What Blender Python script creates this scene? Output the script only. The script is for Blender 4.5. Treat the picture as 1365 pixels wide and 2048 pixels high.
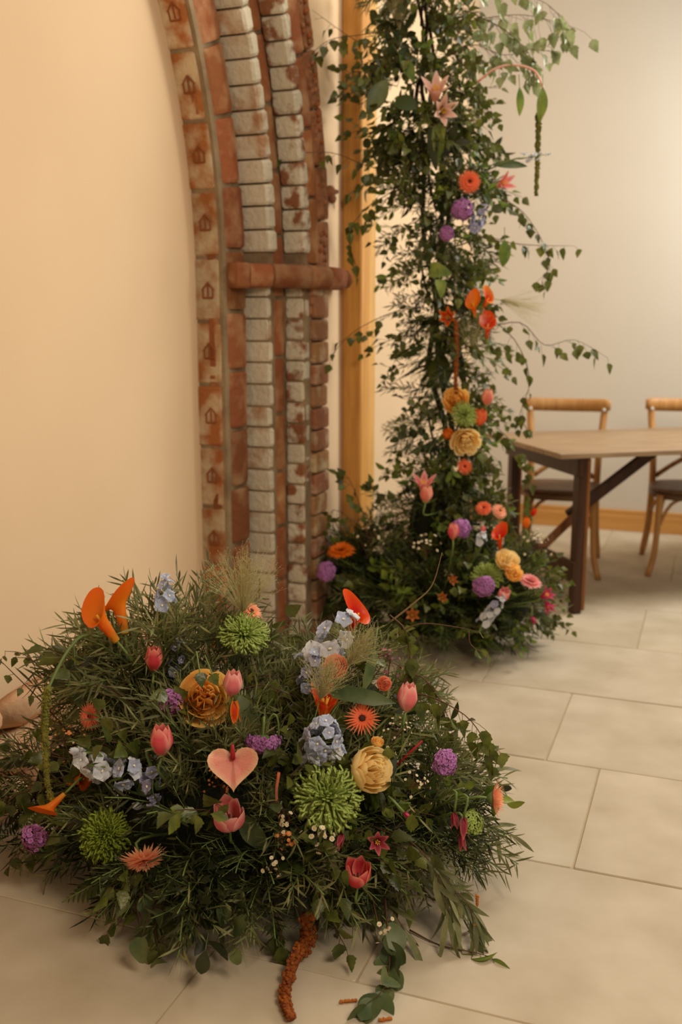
import bpy, math, random
import numpy as np
from mathutils import Vector, Matrix
random.seed(7); np.random.seed(7)
for o in list(bpy.data.objects): bpy.data.objects.remove(o)
C = bpy.context.scene.collection
R = math.radians

# ---------------------------------------------------------------- camera
PITCH = R(11.1); H = 1.35; FPX = 1990.0
cd = bpy.data.cameras.new('camera'); cam = bpy.data.objects.new('camera', cd); C.objects.link(cam)
cam.location = (0, 0, H); cam.rotation_euler = (math.pi/2 - PITCH, 0, 0)
cd.sensor_fit = 'HORIZONTAL'; cd.sensor_width = 24.0; cd.lens = 24.0*FPX/1365
cd.dof.use_dof = True; cd.dof.focus_distance = 2.28; cd.dof.aperture_fstop = 2.6
cd.clip_start = .05
bpy.context.scene.camera = cam

# ---------------------------------------------------------------- world, lights, exposure
def lin(c):
    return tuple(((v/255)/12.92 if v/255 <= .04045 else ((v/255+.055)/1.055)**2.4) for v in c)
w = bpy.data.worlds.new('world'); bpy.context.scene.world = w; w.use_nodes = True
w.node_tree.nodes['Background'].inputs[0].default_value = (1.0, .86, .70, 1)
w.node_tree.nodes['Background'].inputs[1].default_value = .27
def area(name, loc, target, size, power, col, size_y=None):
    l = bpy.data.lights.new(name, 'AREA'); l.energy = power; l.color = col
    l.shape = 'RECTANGLE'; l.size = size; l.size_y = size_y or size
    o = bpy.data.objects.new(name, l); C.objects.link(o); o.location = loc
    o.rotation_euler = (Vector(target)-Vector(loc)).to_track_quat('-Z', 'Y').to_euler()
    return o
area('window_light', (3.1, 4.5, 3.2), (-.1, 2.5, .2), 1.3, 105, (1, .93, .82))
area('back_window_light', (3.3, 4.7, 2.5), (1.9, 5.9, 2.1), .7, 44, (.84, .92, 1))
area('warm_fill_light', (1.1, .3, 2.5), (-.5, 2.6, .5), .9, 50, (1, .84, .66))  # added front fill, brightens the flower fronts
area('ceiling_lamp_light', (1.2, 3.4, 4.0), (.9, 4.4, .5), 1.4, 24, (1, .92, .78))
sc = bpy.context.scene
sc.view_settings.view_transform = 'Standard'; sc.view_settings.look = 'None'
sc.view_settings.gamma = 1; sc.view_settings.use_curve_mapping = False
sc.view_settings.exposure = 0.02

# ---------------------------------------------------------------- helpers
def ray(px, py):
    x = (px-682.5)/FPX; y = (1024-py)/FPX
    return Vector((x, math.cos(PITCH)+y*math.sin(PITCH), -math.sin(PITCH)+y*math.cos(PITCH)))
def P(px, py, Y):
    r = ray(px, py); return Vector((0, 0, H)) + r*(Y/r.y)
def FL(px, py):
    r = ray(px, py); return Vector((0, 0, H)) + r*(-H/r.z)
def rnd(a=0, b=1): return random.uniform(a, b)
def rv(s=1): return Vector((rnd(-1, 1), rnd(-1, 1), rnd(-1, 1)))*s

class MB:
    def __init__(s): s.v = []; s.f = []; s.uv = []; s.m = []; s.mi = 0
    def add(s, vs, fs, uvs=None, mi=None):
        b = len(s.v); s.v += [tuple(v) for v in vs]
        s.uv += list(uvs) if uvs else [(0.5, .5)]*len(vs)
        for f in fs: s.f.append(tuple(i+b for i in f)); s.m.append(s.mi if mi is None else mi)
        return s
    def join(s, o, M, mi=None):
        b = len(s.v); s.v += [tuple(M @ Vector(v)) for v in o.v]; s.uv += o.uv
        for f, m in zip(o.f, o.m): s.f.append(tuple(i+b for i in f)); s.m.append(m if mi is None else mi)
        return s
    def mesh(s, name, mats, smooth=True):
        me = bpy.data.meshes.new(name); me.from_pydata(s.v, [], s.f)
        for m in (mats if isinstance(mats, (list, tuple)) else [mats]): me.materials.append(m)
        me.polygons.foreach_set('material_index', s.m)
        me.polygons.foreach_set('use_smooth', [smooth]*len(s.f))
        ul = me.uv_layers.new(name='UVMap')
        idx = np.empty(len(me.loops), dtype=np.int32); me.loops.foreach_get('vertex_index', idx)
        ul.data.foreach_set('uv', np.array(s.uv, dtype=np.float32)[idx].ravel())
        me.update(); return me
    def build(s, name, mats, parent=None, M=None, smooth=True):
        return ob(name, s.mesh(name, mats, smooth), parent, M)
def ob(name, me, parent=None, M=None):
    o = bpy.data.objects.new(name, me); C.objects.link(o)
    if parent: o.parent = parent
    if M is not None: o.matrix_basis = M
    return o
def tag(o, label=None, cat=None, group=None, kind=None):
    if label: o['label'] = label
    if cat: o['category'] = cat
    if group: o['group'] = group
    if kind: o['kind'] = kind
    return o
def thing(name, label, cat, M=None, group=None):
    o = ob(name, None, None, M); o.empty_display_size = .05
    return tag(o, label, cat, group)
def frame(loc, x=None, z=None, up=Vector((0, 0, 1))):
    """matrix with local X (or Z) along the given direction"""
    if x is not None:
        X = Vector(x).normalized(); Z = up - X*up.dot(X)
        if Z.length < 1e-3: Z = Vector((0, 1, 0)) - X*X.y
        Z.normalize(); Y = Z.cross(X)
    else:
        Z = Vector(z).normalized(); X = up - Z*up.dot(Z)
        if X.length < 1e-3: X = Vector((1, 0, 0)) - Z*Z.x
        X.normalize(); Y = Z.cross(X)
    M = Matrix((X, Y, Z)).transposed().to_4x4(); M.translation = Vector(loc); return M
def RX(a): return Matrix.Rotation(a, 4, 'X')
def RY(a): return Matrix.Rotation(a, 4, 'Y')
def RZ(a): return Matrix.Rotation(a, 4, 'Z')
def T(x, y=0, z=0): return Matrix.Translation(Vector((x, y, z)))
def S(k): return Matrix.Scale(k, 4)
def box(mb, a, b, bev=0.0, M=None, mi=None):
    """box between corners with chamfered edges"""
    (x0, y0, z0), (x1, y1, z1) = a, b; e = min(bev, (x1-x0)/2.1, (y1-y0)/2.1, (z1-z0)/2.1)
    if e <= 0:
        vs = [(x, y, z) for z in (z0, z1) for y in (y0, y1) for x in (x0, x1)]
        fs = [(0, 2, 3, 1), (4, 5, 7, 6), (0, 1, 5, 4), (2, 6, 7, 3), (0, 4, 6, 2), (1, 3, 7, 5)]
    else:
        def oct_(i, z):
            x0_, x1_, y0_, y1_ = x0+i, x1-i, y0+i, y1-i
            return [(x0_+e, y0_, z), (x1_-e, y0_, z), (x1_, y0_+e, z), (x1_, y1_-e, z), (x1_-e, y1_, z), (x0_+e, y1_, z), (x0_, y1_-e, z), (x0_, y0_+e, z)]
        vs = oct_(e*.7, z0)+oct_(0, z0+e)+oct_(0, z1-e)+oct_(e*.7, z1)
        fs = [tuple(range(7, -1, -1)), tuple(range(24, 32))]
        for k in range(3):
            for i in range(8): j = (i+1) % 8; fs.append((k*8+i, k*8+j, k*8+8+j, k*8+8+i))
    if M is not None: vs = [tuple(M @ Vector(v)) for v in vs]
    mb.add(vs, fs, mi=mi); return mb
def tube(mb, pts, rad, n=6, flat=1.0, up=None, cap=True, mi=None):
    pts = [Vector(p) for p in pts]; m = len(pts)
    if not isinstance(rad, (list, tuple)): rad = [rad]*m
    vs = []; uvs = []
    N = None
    for i, p in enumerate(pts):
        d = (pts[min(i+1, m-1)]-pts[max(i-1, 0)]).normalized()
        if up is not None: N = (Vector(up)-d*d.dot(Vector(up))).normalized()
        elif N is None:
            a = Vector((0, 0, 1)) if abs(d.z) < .9 else Vector((1, 0, 0)); N = (a-d*a.dot(d)).normalized()
        else: N = (N-d*N.dot(d)).normalized()
        B = d.cross(N)
        for k in range(n):
            a = 2*math.pi*k/n; vs.append(p+N*(math.cos(a)*rad[i]*flat)+B*(math.sin(a)*rad[i])); uvs.append((k/n, i/(m-1)))
    fs = [(i*n+k, i*n+(k+1) % n, (i+1)*n+(k+1) % n, (i+1)*n+k) for i in range(m-1) for k in range(n)]
    if cap: fs += [tuple(range(n-1, -1, -1)), tuple(range((m-1)*n, m*n))]
    mb.add(vs, fs, uvs, mi); return mb
def curve(pts, n=10):
    """Catmull-Rom through points"""
    p = [Vector(q) for q in pts]; p = [p[0]*2-p[1]]+p+[p[-1]*2-p[-2]]; out = []
    segs = len(p)-3; per = max(2, n//segs)
    for i in range(segs):
        a, b, c, d = p[i:i+4]
        for k in range(per):
            t = k/per
            out.append(.5*((2*b)+(c-a)*t+(2*a-5*b+4*c-d)*t*t+(3*b-a-3*c+d)*t*t*t))
    out.append(p[-2]); return out
def ball(mb, c, r, n=6, m=4, sz=1.0, mi=None):
    c = Vector(c); vs = [c+Vector((0, 0, r*sz))]
    for i in range(1, m):
        a = math.pi*i/m
        for k in range(n):
            b = 2*math.pi*k/n; vs.append(c+Vector((math.sin(a)*math.cos(b)*r, math.sin(a)*math.sin(b)*r, math.cos(a)*r*sz)))
    vs.append(c-Vector((0, 0, r*sz))); L = len(vs)-1
    fs = [(0, 1+k, 1+(k+1) % n) for k in range(n)]
    for i in range(m-2):
        for k in range(n): a = 1+i*n+k; b = 1+i*n+(k+1) % n; fs.append((a, a+n, b+n, b))
    s = 1+(m-2)*n; fs += [(s+k, L, s+(k+1) % n) for k in range(n)]
    mb.add(vs, fs, mi=mi); return mb

# ---------------------------------------------------------------- materials
def mat(name, col, rough=.6, var=.0, hue=.0, col2=None, scale=8, nscale=None, bump=0, trans=0, spec=.3, thr=(.35, .65), coord='Object', detail=6):
    m = bpy.data.materials.new(name); m.use_nodes = True; nt = m.node_tree; N = nt.nodes; L = nt.links
    b = N['Principled BSDF']; b.inputs['Roughness'].default_value = rough
    b.inputs['Specular IOR Level'].default_value = spec
    c = lin(col)+(1,)
    src = None
    oi = N.new('ShaderNodeObjectInfo'); tc = N.new('ShaderNodeTexCoord')
    add = N.new('ShaderNodeVectorMath'); add.operation = 'ADD'; mul = N.new('ShaderNodeVectorMath'); mul.operation = 'SCALE'
    comb = N.new('ShaderNodeCombineXYZ')
    for i in range(3): L.new(oi.outputs['Random'], comb.inputs[i])
    L.new(comb.outputs[0], mul.inputs[0]); mul.inputs['Scale'].default_value = 17.3
    L.new(tc.outputs[coord], add.inputs[0]); L.new(mul.outputs[0], add.inputs[1])
    if col2 is not None:
        nz = N.new('ShaderNodeTexNoise'); nz.inputs['Scale'].default_value = scale; nz.inputs['Detail'].default_value = detail
        L.new(add.outputs[0], nz.inputs['Vector'])
        mr = N.new('ShaderNodeMapRange'); mr.inputs[1].default_value = thr[0]; mr.inputs[2].default_value = thr[1]
        L.new(nz.outputs[0], mr.inputs[0])
        mx = N.new('ShaderNodeMix'); mx.data_type = 'RGBA'; mx.inputs[6].default_value = c; mx.inputs[7].default_value = lin(col2)+(1,)
        L.new(mr.outputs[0], mx.inputs[0]); src = mx.outputs[2]
    hs = N.new('ShaderNodeHueSaturation')
    if src: L.new(src, hs.inputs['Color'])
    else: hs.inputs['Color'].default_value = c
    if var or hue:
        a = N.new('ShaderNodeMapRange'); a.inputs[3].default_value = 1-var; a.inputs[4].default_value = 1+var
        L.new(oi.outputs['Random'], a.inputs[0]); L.new(a.outputs[0], hs.inputs['Value'])
        fr = N.new('ShaderNodeMath'); fr.operation = 'MULTIPLY'; fr.inputs[1].default_value = 7.31
        f2 = N.new('ShaderNodeMath'); f2.operation = 'FRACT'
        L.new(oi.outputs['Random'], fr.inputs[0]); L.new(fr.outputs[0], f2.inputs[0])
        h = N.new('ShaderNodeMapRange'); h.inputs[3].default_value = .5-hue; h.inputs[4].default_value = .5+hue
        L.new(f2.outputs[0], h.inputs[0]); L.new(h.outputs[0], hs.inputs['Hue'])
    L.new(hs.outputs[0], b.inputs['Base Color'])
    if bump:
        n2 = N.new('ShaderNodeTexNoise'); n2.inputs['Scale'].default_value = nscale or scale*4; n2.inputs['Detail'].default_value = 5
        L.new(add.outputs[0], n2.inputs['Vector'])
        bp = N.new('ShaderNodeBump'); bp.inputs['Strength'].default_value = bump; bp.inputs['Distance'].default_value = .01
        L.new(n2.outputs[0], bp.inputs['Height']); L.new(bp.outputs[0], b.inputs['Normal'])
    if trans:
        tr = N.new('ShaderNodeBsdfTranslucent'); L.new(hs.outputs[0], tr.inputs[0])
        ms = N.new('ShaderNodeMixShader'); ms.inputs[0].default_value = trans
        L.new(b.outputs[0], ms.inputs[1]); L.new(tr.outputs[0], ms.inputs[2]); L.new(ms.outputs[0], N['Material Output'].inputs[0])
    return m
def petal_mat(name, c_mid, c_edge, c_base=None, trans=.3, rough=.5, veins=0.0):
    """petal colour by its own uv: u across, v base to tip"""
    m = bpy.data.materials.new(name); m.use_nodes = True; nt = m.node_tree; N = nt.nodes; L = nt.links
    b = N['Principled BSDF']; b.inputs['Roughness'].default_value = rough; b.inputs['Specular IOR Level'].default_value = .25
    uv = N.new('ShaderNodeUVMap'); sp = N.new('ShaderNodeSeparateXYZ'); L.new(uv.outputs[0], sp.inputs[0])
    a = N.new('ShaderNodeMath'); a.operation = 'SUBTRACT'; L.new(sp.outputs[0], a.inputs[0]); a.inputs[1].default_value = .5
    ab = N.new('ShaderNodeMath'); ab.operation = 'ABSOLUTE'; L.new(a.outputs[0], ab.inputs[0])
    mr = N.new('ShaderNodeMapRange'); mr.inputs[1].default_value = .2; mr.inputs[2].default_value = .5; mr.interpolation_type = 'SMOOTHSTEP'
    L.new(ab.outputs[0], mr.inputs[0])
    tip = N.new('ShaderNodeMapRange'); tip.inputs[1].default_value = .7; tip.inputs[2].default_value = 1.0; L.new(sp.outputs[1], tip.inputs[0])
    mxm = N.new('ShaderNodeMath'); mxm.operation = 'MAXIMUM'; L.new(mr.outputs[0], mxm.inputs[0]); L.new(tip.outputs[0], mxm.inputs[1])
    nz = N.new('ShaderNodeTexNoise'); nz.inputs['Scale'].default_value = 9
    mp = N.new('ShaderNodeMapping'); mp.inputs['Scale'].default_value = (9, .8, 1); L.new(uv.outputs[0], mp.inputs[0]); L.new(mp.outputs[0], nz.inputs[0])
    nm = N.new('ShaderNodeMath'); nm.operation = 'MULTIPLY_ADD'; L.new(nz.outputs[0], nm.inputs[0]); nm.inputs[1].default_value = .6; nm.inputs[2].default_value = -.3
    ad = N.new('ShaderNodeMath'); ad.operation = 'ADD'; ad.use_clamp = True; L.new(mxm.outputs[0], ad.inputs[0]); L.new(nm.outputs[0], ad.inputs[1])
    mx = N.new('ShaderNodeMix'); mx.data_type = 'RGBA'; mx.inputs[6].default_value = lin(c_mid)+(1,); mx.inputs[7].default_value = lin(c_edge)+(1,)
    L.new(ad.outputs[0], mx.inputs[0]); out = mx.outputs[2]
    if c_base:
        bs = N.new('ShaderNodeMapRange'); bs.inputs[1].default_value = .0; bs.inputs[2].default_value = .3; L.new(sp.outputs[1], bs.inputs[0])
        m2 = N.new('ShaderNodeMix'); m2.data_type = 'RGBA'; m2.inputs[6].default_value = lin(c_base)+(1,); L.new(out, m2.inputs[7]); L.new(bs.outputs[0], m2.inputs[0]); out = m2.outputs[2]
    L.new(out, b.inputs['Base Color'])
    if veins:
        wv = N.new('ShaderNodeTexNoise'); wv.inputs['Scale'].default_value = 14; L.new(mp.outputs[0], wv.inputs[0])
        bp = N.new('ShaderNodeBump'); bp.inputs['Strength'].default_value = veins; bp.inputs['Distance'].default_value = .003
        L.new(wv.outputs[0], bp.inputs['Height']); L.new(bp.outputs[0], b.inputs['Normal'])
    tr = N.new('ShaderNodeBsdfTranslucent'); L.new(out, tr.inputs[0])
    ms = N.new('ShaderNodeMixShader'); ms.inputs[0].default_value = trans
    L.new(b.outputs[0], ms.inputs[1]); L.new(tr.outputs[0], ms.inputs[2]); L.new(ms.outputs[0], N['Material Output'].inputs[0])
    return m
def wood_mat(name, c1, c2, axis=2, scale=6, rough=.5, stretch=14, var=.08):
    m = mat(name, c1, rough, var, .0, c2, scale, bump=.08, thr=(.3, .7))
    nt = m.node_tree; N = nt.nodes; L = nt.links
    nz = [n for n in N if n.bl_idname == 'ShaderNodeTexNoise'][0]
    src = nz.inputs['Vector'].links[0].from_socket
    mp = N.new('ShaderNodeMapping'); s = [stretch, stretch, stretch]; s[axis] = 1; mp.inputs['Scale'].default_value = s
    L.new(src, mp.inputs[0]); L.new(mp.outputs[0], nz.inputs['Vector']); return m

M = {}
M['plaster_l'] = mat('warm_plaster', (222, 192, 154), .9, 0, 0, (216, 186, 148), 1.2, 30, .04)
M['plaster_b'] = mat('cream_plaster', (208, 200, 184), .9, 0, 0, (202, 194, 178), 1.0, 30, .03)
M['mortar'] = mat('lime_mortar', (150, 128, 96), .95, 0, 0, (122, 100, 72), 9, 60, .5)
M['brick_a'] = mat('orange_stamped_brick', (160, 98, 52), .9, .2, .004, (196, 172, 136), 11, 40, .9, thr=(.40, .62))
M['brick_b'] = mat('red_moulded_brick', (136, 80, 44), .88, .26, .006, (178, 138, 96), 9, 40, .7, thr=(.45, .75))
M['brick_w'] = mat('whitewashed_brick', (200, 188, 164), .95, .10, .0, (166, 124, 88), 8, 45, .9, thr=(.54, .70))
M['brick_g'] = mat('flaking_whitewashed_brick', (196, 184, 160), .95, .10, .0, (134, 86, 56), 13, 45, .9, thr=(.5, .6))
M['brick_f'] = mat('brown_brick', (150, 104, 68), .95, .2, .015, (186, 162, 128), 11, 45, .8, thr=(.5, .7))
M['terra'] = mat('carved_terracotta', (152, 100, 64), .85, .12, .004, (122, 76, 46), 16, 40, .6)
M['stamp'] = mat('stamp_and_hole_shade', (140, 78, 38), .95)  # darker tone for stamp marks, also painted as shade in carved holes
M['plinth'] = mat('rough_plinth_stone', (216, 180, 136), .95, .08, .006, (200, 150, 108), 7, 25, .6)
M['slab'] = mat('limestone_paving', (196, 182, 158), .62, .03, .003, (170, 154, 127), 5, 16, .10, spec=.35, thr=(.25, .75))
M['grout'] = mat('floor_grout', (166, 148, 116), .9)
M['oak'] = wood_mat('oak_post', (206, 150, 76), (182, 124, 56), 2, 3, .45)
M['oak_lit'] = wood_mat('lit_oak_fillet', (226, 176, 100), (206, 152, 80), 2, 3, .45)  # lighter oak, painted as the post side that catches the light
M['base'] = wood_mat('oak_baseboard', (204, 152, 84), (186, 132, 68), 0, 2, .45)
M['tabletop'] = wood_mat('worn_table_top', (160, 134, 102), (128, 102, 74), 0, 5, .42)
M['darkwood'] = wood_mat('dark_stained_wood', (72, 42, 22), (48, 28, 15), 2, 4, .45)
M['edgewood'] = wood_mat('worn_leg_edge', (150, 94, 40), (110, 64, 28), 2, 5, .5)
M['chair'] = wood_mat('chair_elm', (186, 138, 80), (160, 112, 60), 2, 4, .4)
M['chair_d'] = wood_mat('chair_seat_wood', (112, 82, 54), (86, 60, 38), 0, 4, .45)
M['metal'] = mat('screw_metal', (190, 186, 176), .3)
TR = .28
M['g_narrow'] = mat('grey_green_leaf', (136, 134, 86), .5, .42, .012, (96, 96, 54), 20, trans=TR)
M['g_dark'] = mat('shade_darkened_leaf', (60, 62, 32), .5, .45, .012, (46, 50, 26), 20, trans=TR)  # dark green, deepened further to paint shade into the dense foliage
M['g_willow'] = mat('willow_leaf', (142, 140, 94), .5, .3, .02, (98, 104, 64), 20, trans=TR)
M['g_birch'] = mat('birch_leaf', (104, 108, 44), .34, .42, .014, (72, 80, 32), 30, 90, .25, trans=.3, spec=.45)
M['g_lit'] = mat('lit_birch_leaf', (160, 168, 122), .26, .3, .012, (128, 140, 84), 30, 90, .2, trans=.35, spec=.7)  # paler birch green, window light painted into the top right leaves
M['g_round'] = mat('round_leaf', (102, 110, 66), .42, .3, .02, (66, 80, 46), 20, trans=.22)
M['g_fern'] = mat('fern_green', (64, 72, 26), .55, .35, .02, trans=.25)
M['g_fine'] = mat('fine_fern_green', (54, 62, 30), .55, .3, .015, trans=.25)
M['g_bright'] = mat('bright_leaf', (134, 146, 58), .5, .25, .02, (84, 108, 38), 20, trans=.35)
M['stem'] = mat('green_stem', (104, 122, 62), .5, .15)
M['twig'] = mat('brown_twig', (84, 56, 34), .7, .2)
M['bark'] = mat('pale_bark', (128, 104, 72), .7, .2)
M['filler'] = mat('dark_filler_core', (30, 36, 16), .95, 0, 0, (18, 22, 10), 30, 60, 1.0)  # near-black filler that darkens the inside of the greenery
M['stick'] = mat('support_branch', (64, 46, 30), .9, .1, 0, (42, 30, 20), 14, 40, .7)
M['grass'] = mat('grass_haze', (206, 196, 144), .6, .1, trans=.4)
M['amar_r'] = mat('rust_amaranthus', (156, 84, 26), .9, .08, 0, (120, 58, 22), 60, 120, .8)
M['amar_g'] = mat('green_amaranthus', (128, 122, 46), .9, .08, 0, (96, 92, 36), 60, 120, .8)
M['catkin'] = mat('catkin_brown', (176, 104, 40), .9, .1)
M['green_mum'] = petal_mat('green_mum_petal', (164, 184, 84), (198, 212, 122), (112, 132, 44))
M['green_mum_d'] = petal_mat('deep_green_mum_petal', (132, 148, 44), (160, 176, 70), (80, 96, 26))
M['tulip'] = petal_mat('pink_tulip_petal', (222, 84, 92), (240, 160, 140), (226, 150, 110))
M['tulip_l'] = petal_mat('light_pink_tulip_petal', (232, 124, 124), (246, 186, 170), (232, 190, 140))
M['tulip_d'] = petal_mat('deep_pink_tulip_petal', (206, 62, 70), (238, 146, 124), (220, 120, 90))
M['tulip_p'] = petal_mat('peach_tulip_petal', (234, 130, 110), (246, 184, 150), (210, 190, 130))
M['rose_y'] = petal_mat('amber_rose_petal', (254, 204, 104), (254, 216, 130), (252, 188, 84), .35)
M['rose_c'] = petal_mat('cream_yellow_rose_petal', (252, 222, 146), (253, 232, 172), (250, 196, 96), .35)
M['rose_p'] = petal_mat('peach_rose_petal', (240, 150, 110), (248, 182, 146), (222, 120, 80), .35)
M['calla_o'] = petal_mat('orange_calla_spathe', (226, 122, 22), (236, 104, 22), (214, 150, 40), .3, .4)
M['rust'] = petal_mat('rust_petal', (160, 84, 36), (186, 110, 54), (120, 60, 30))
M['calla_r'] = petal_mat('red_calla_spathe', (206, 34, 16), (228, 82, 20), (180, 90, 24), .25, .4)
M['flame'] = petal_mat('flame_petal', (222, 62, 20), (240, 140, 40), (200, 120, 40))
M['gerb_p'] = petal_mat('peach_gerbera_petal', (250, 166, 124), (252, 190, 148), (242, 130, 88))
M['tulip_pale'] = petal_mat('pale_pink_petal', (238, 184, 164), (246, 208, 188), (230, 160, 130))
M['gerb_o'] = petal_mat('coral_gerbera_petal', (238, 104, 62), (244, 134, 84), (214, 72, 40))
M['coral'] = petal_mat('coral_mum_petal', (232, 112, 80), (242, 150, 112), (206, 90, 60))
M['delph_b'] = petal_mat('blue_delphinium_petal', (186, 194, 218), (206, 212, 228), (218, 218, 226), .35)
M['delph_w'] = petal_mat('white_blue_delphinium_petal', (222, 224, 228), (232, 232, 234), (200, 206, 222), .35)
M['delph_v'] = petal_mat('violet_blue_delphinium_petal', (160, 160, 190), (186, 186, 208), (176, 160, 176), .35)
M['purple'] = petal_mat('purple_floret', (182, 112, 176), (208, 150, 202), (160, 88, 154), .3)
M['mauve'] = petal_mat('mauve_floret', (136, 72, 118), (176, 104, 142), (110, 70, 90), .3)
M['anth'] = petal_mat('blush_anthurium_spathe', (232, 146, 126), (234, 186, 146), (214, 100, 96), .25, .3, .6)
M['red_dk'] = mat('dark_red_spadix', (150, 26, 26), .5)
M['clem'] = petal_mat('clematis_petal', (150, 52, 66), (190, 96, 96), (130, 44, 50))
M['magenta'] = petal_mat('magenta_petal', (186, 44, 88), (210, 84, 118), (160, 40, 70))
M['wax_w'] = petal_mat('wax_flower_petal', (226, 214, 180), (236, 228, 200), (220, 150, 90), .3)
M['wax_o'] = petal_mat('orange_wax_petal', (224, 140, 80), (236, 170, 110), (190, 90, 40), .3)
M['yel_c'] = mat('yellow_centre', (226, 170, 60), .8)
M['dark_c'] = mat('dark_flower_centre', (70, 34, 22), .9)
M['sepal'] = mat('green_sepal', (84, 100, 54), .6, .1)
M['eye'] = mat('pale_flower_eye', (232, 226, 200), .7)

# ================================================================ SETTING
TH = R(20.5); OX, OY = -.97, 2.63
U = Vector((math.cos(TH), -math.sin(TH), 0)); V = Vector((math.sin(TH), math.cos(TH), 0))
def W(s, n, z=0): return Vector((OX, OY, z)) + V*s + U*n
# orthonormal matrix of the room frame: local x = U (n), y = V (s)
RM = Matrix((U, V, Vector((0, 0, 1)))).transposed().to_4x4(); RM.translation = Vector((OX, OY, 0))
NW = .309; SB = 4.39; SC = 1.23-1.9; ZS = 1.52; TOP = 4.3

# floor: grout bed and paving slabs (local x along U, y along V)
fl = MB(); box(fl, (-.6, -4, -.08), (7, SB+.2, -.0035)); flo = fl.build('floor', M['grout'], None, RM, False)
tag(flo, kind='structure')
def loc(p): return RM.inverted() @ p
j1 = loc(FL(1140, 1735)).y; jx = loc(FL(1172, 1640)).x; jx0 = loc(FL(1283, 1262)).x; jx2 = loc(FL(352, 1995)).x; jx3 = loc(FL(716, 1955)).x
row = .597
k0 = -5
for k in range(k0, 9):
    y0 = j1+row*k; y1 = y0+row
    if y0 > SB+.1: break
    y1 = min(y1, SB+.15)
    L = [1.25, .95, 1.1, 1.25][k % 4]
    off = jx if k == 0 else (jx3 if k == -1 else (jx2 if k == -2 else (jx0 if k == 3 else jx+rnd(0, .9))))
    x = off-L*math.ceil((off+.5)/L)
    while x < 6.6:
        d = .002
        m = MB(); h = rnd(-.0012, .0008)
        x0, x1 = max(x, -.55)+d, x+L-d
        if x1-x0 > .05:
            box(m, (x0, y0+d, -.05), (x1, y1-d, h), .003); m.build('paving_slab', M['slab'], flo, Matrix.Identity(4), False)
        x += L
# left wall infill and outer wall (face n = NW, arch opening cut around r > R_out)
inf = MB(); box(inf, (-.12, -4.5, 0), (0, 2.0, TOP)); o = inf.build('wall_left', M['plaster_l'], None, RM, False); tag(o, kind='structure')
ROUT = 1.762-SC
mb = MB(); NA = 40
pts_in = [(SC+ROUT*.985, 0)]+[(SC+ROUT*.985*math.cos(a), ZS+ROUT*.985*math.sin(a)) for a in [math.pi/2*i/NA for i in range(NA+1)]]
pts_out = [(SB+.05, 0)]+[(SB+.05, ZS+(TOP-ZS)*min(1, i/(NA*.5))) if i < NA*.5 else (SB+.05-(SB+.05-SC)*(i-NA*.5)/(NA*.5), TOP) for i in range(NA+1)]
vs = []
for (a, b), (c, d) in zip(pts_in, pts_out):
    for n in (NW, -.1): vs += [(n, a, b), (n, c, d)]
fs = []
for i in range(len(pts_in)-1):
    q = i*4; fs += [(q, q+4, q+5, q+1), (q+2, q+3, q+7, q+6), (q, q+2, q+6, q+4), (q+1, q+5, q+7, q+3)]
mb.add(vs, fs)
o = mb.build('wall_far_left', M['plaster_l'], None, RM, False); tag(o, kind='structure')
o = box(MB(), (-.3, SB, 0), (7, SB+.15, TOP)).build('wall_back', M['plaster_b'], None, RM, False); tag(o, kind='structure')
bb = MB(); box(bb, (NW, SB-.022, 0), (6.9, SB, .135), .005); box(bb, (NW, SB-.026, .0), (6.9, SB, .10), .003)
o = bb.build('baseboard_back', M['base'], None, RM, False); tag(o, kind='structure')
bb = MB(); box(bb, (NW, 2.12, 0), (NW+.022, SB-.03, .135), .005)
o = bb.build('baseboard_left', M['base'], None, RM, False); tag(o, kind='structure')

# oak post with fillet, capital and bracket
post = thing('oak_post', 'tall golden oak post standing against the cream wall right of the brick arch', 'post', RM @ T(NW, 1.954))
box(MB(), (0, 0, 0), (.088, .11, 2.72), .006).build('shaft', M['oak'], post, None, False)
box(MB(), (0, .11, 0), (.078, .225, 2.95), .008).build('fillet', M['oak_lit'], post, None, False)
cp = MB()
box(cp, (0, -.006, 2.70), (.098, .082, 2.735), .008); box(cp, (0, -.014, 2.735), (.108, .09, 2.79), .01); box(cp, (0, -.004, 2.79), (.1, .09, 3.2), .006)
cp.build('capital', M['oak'], post, None, False)

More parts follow.
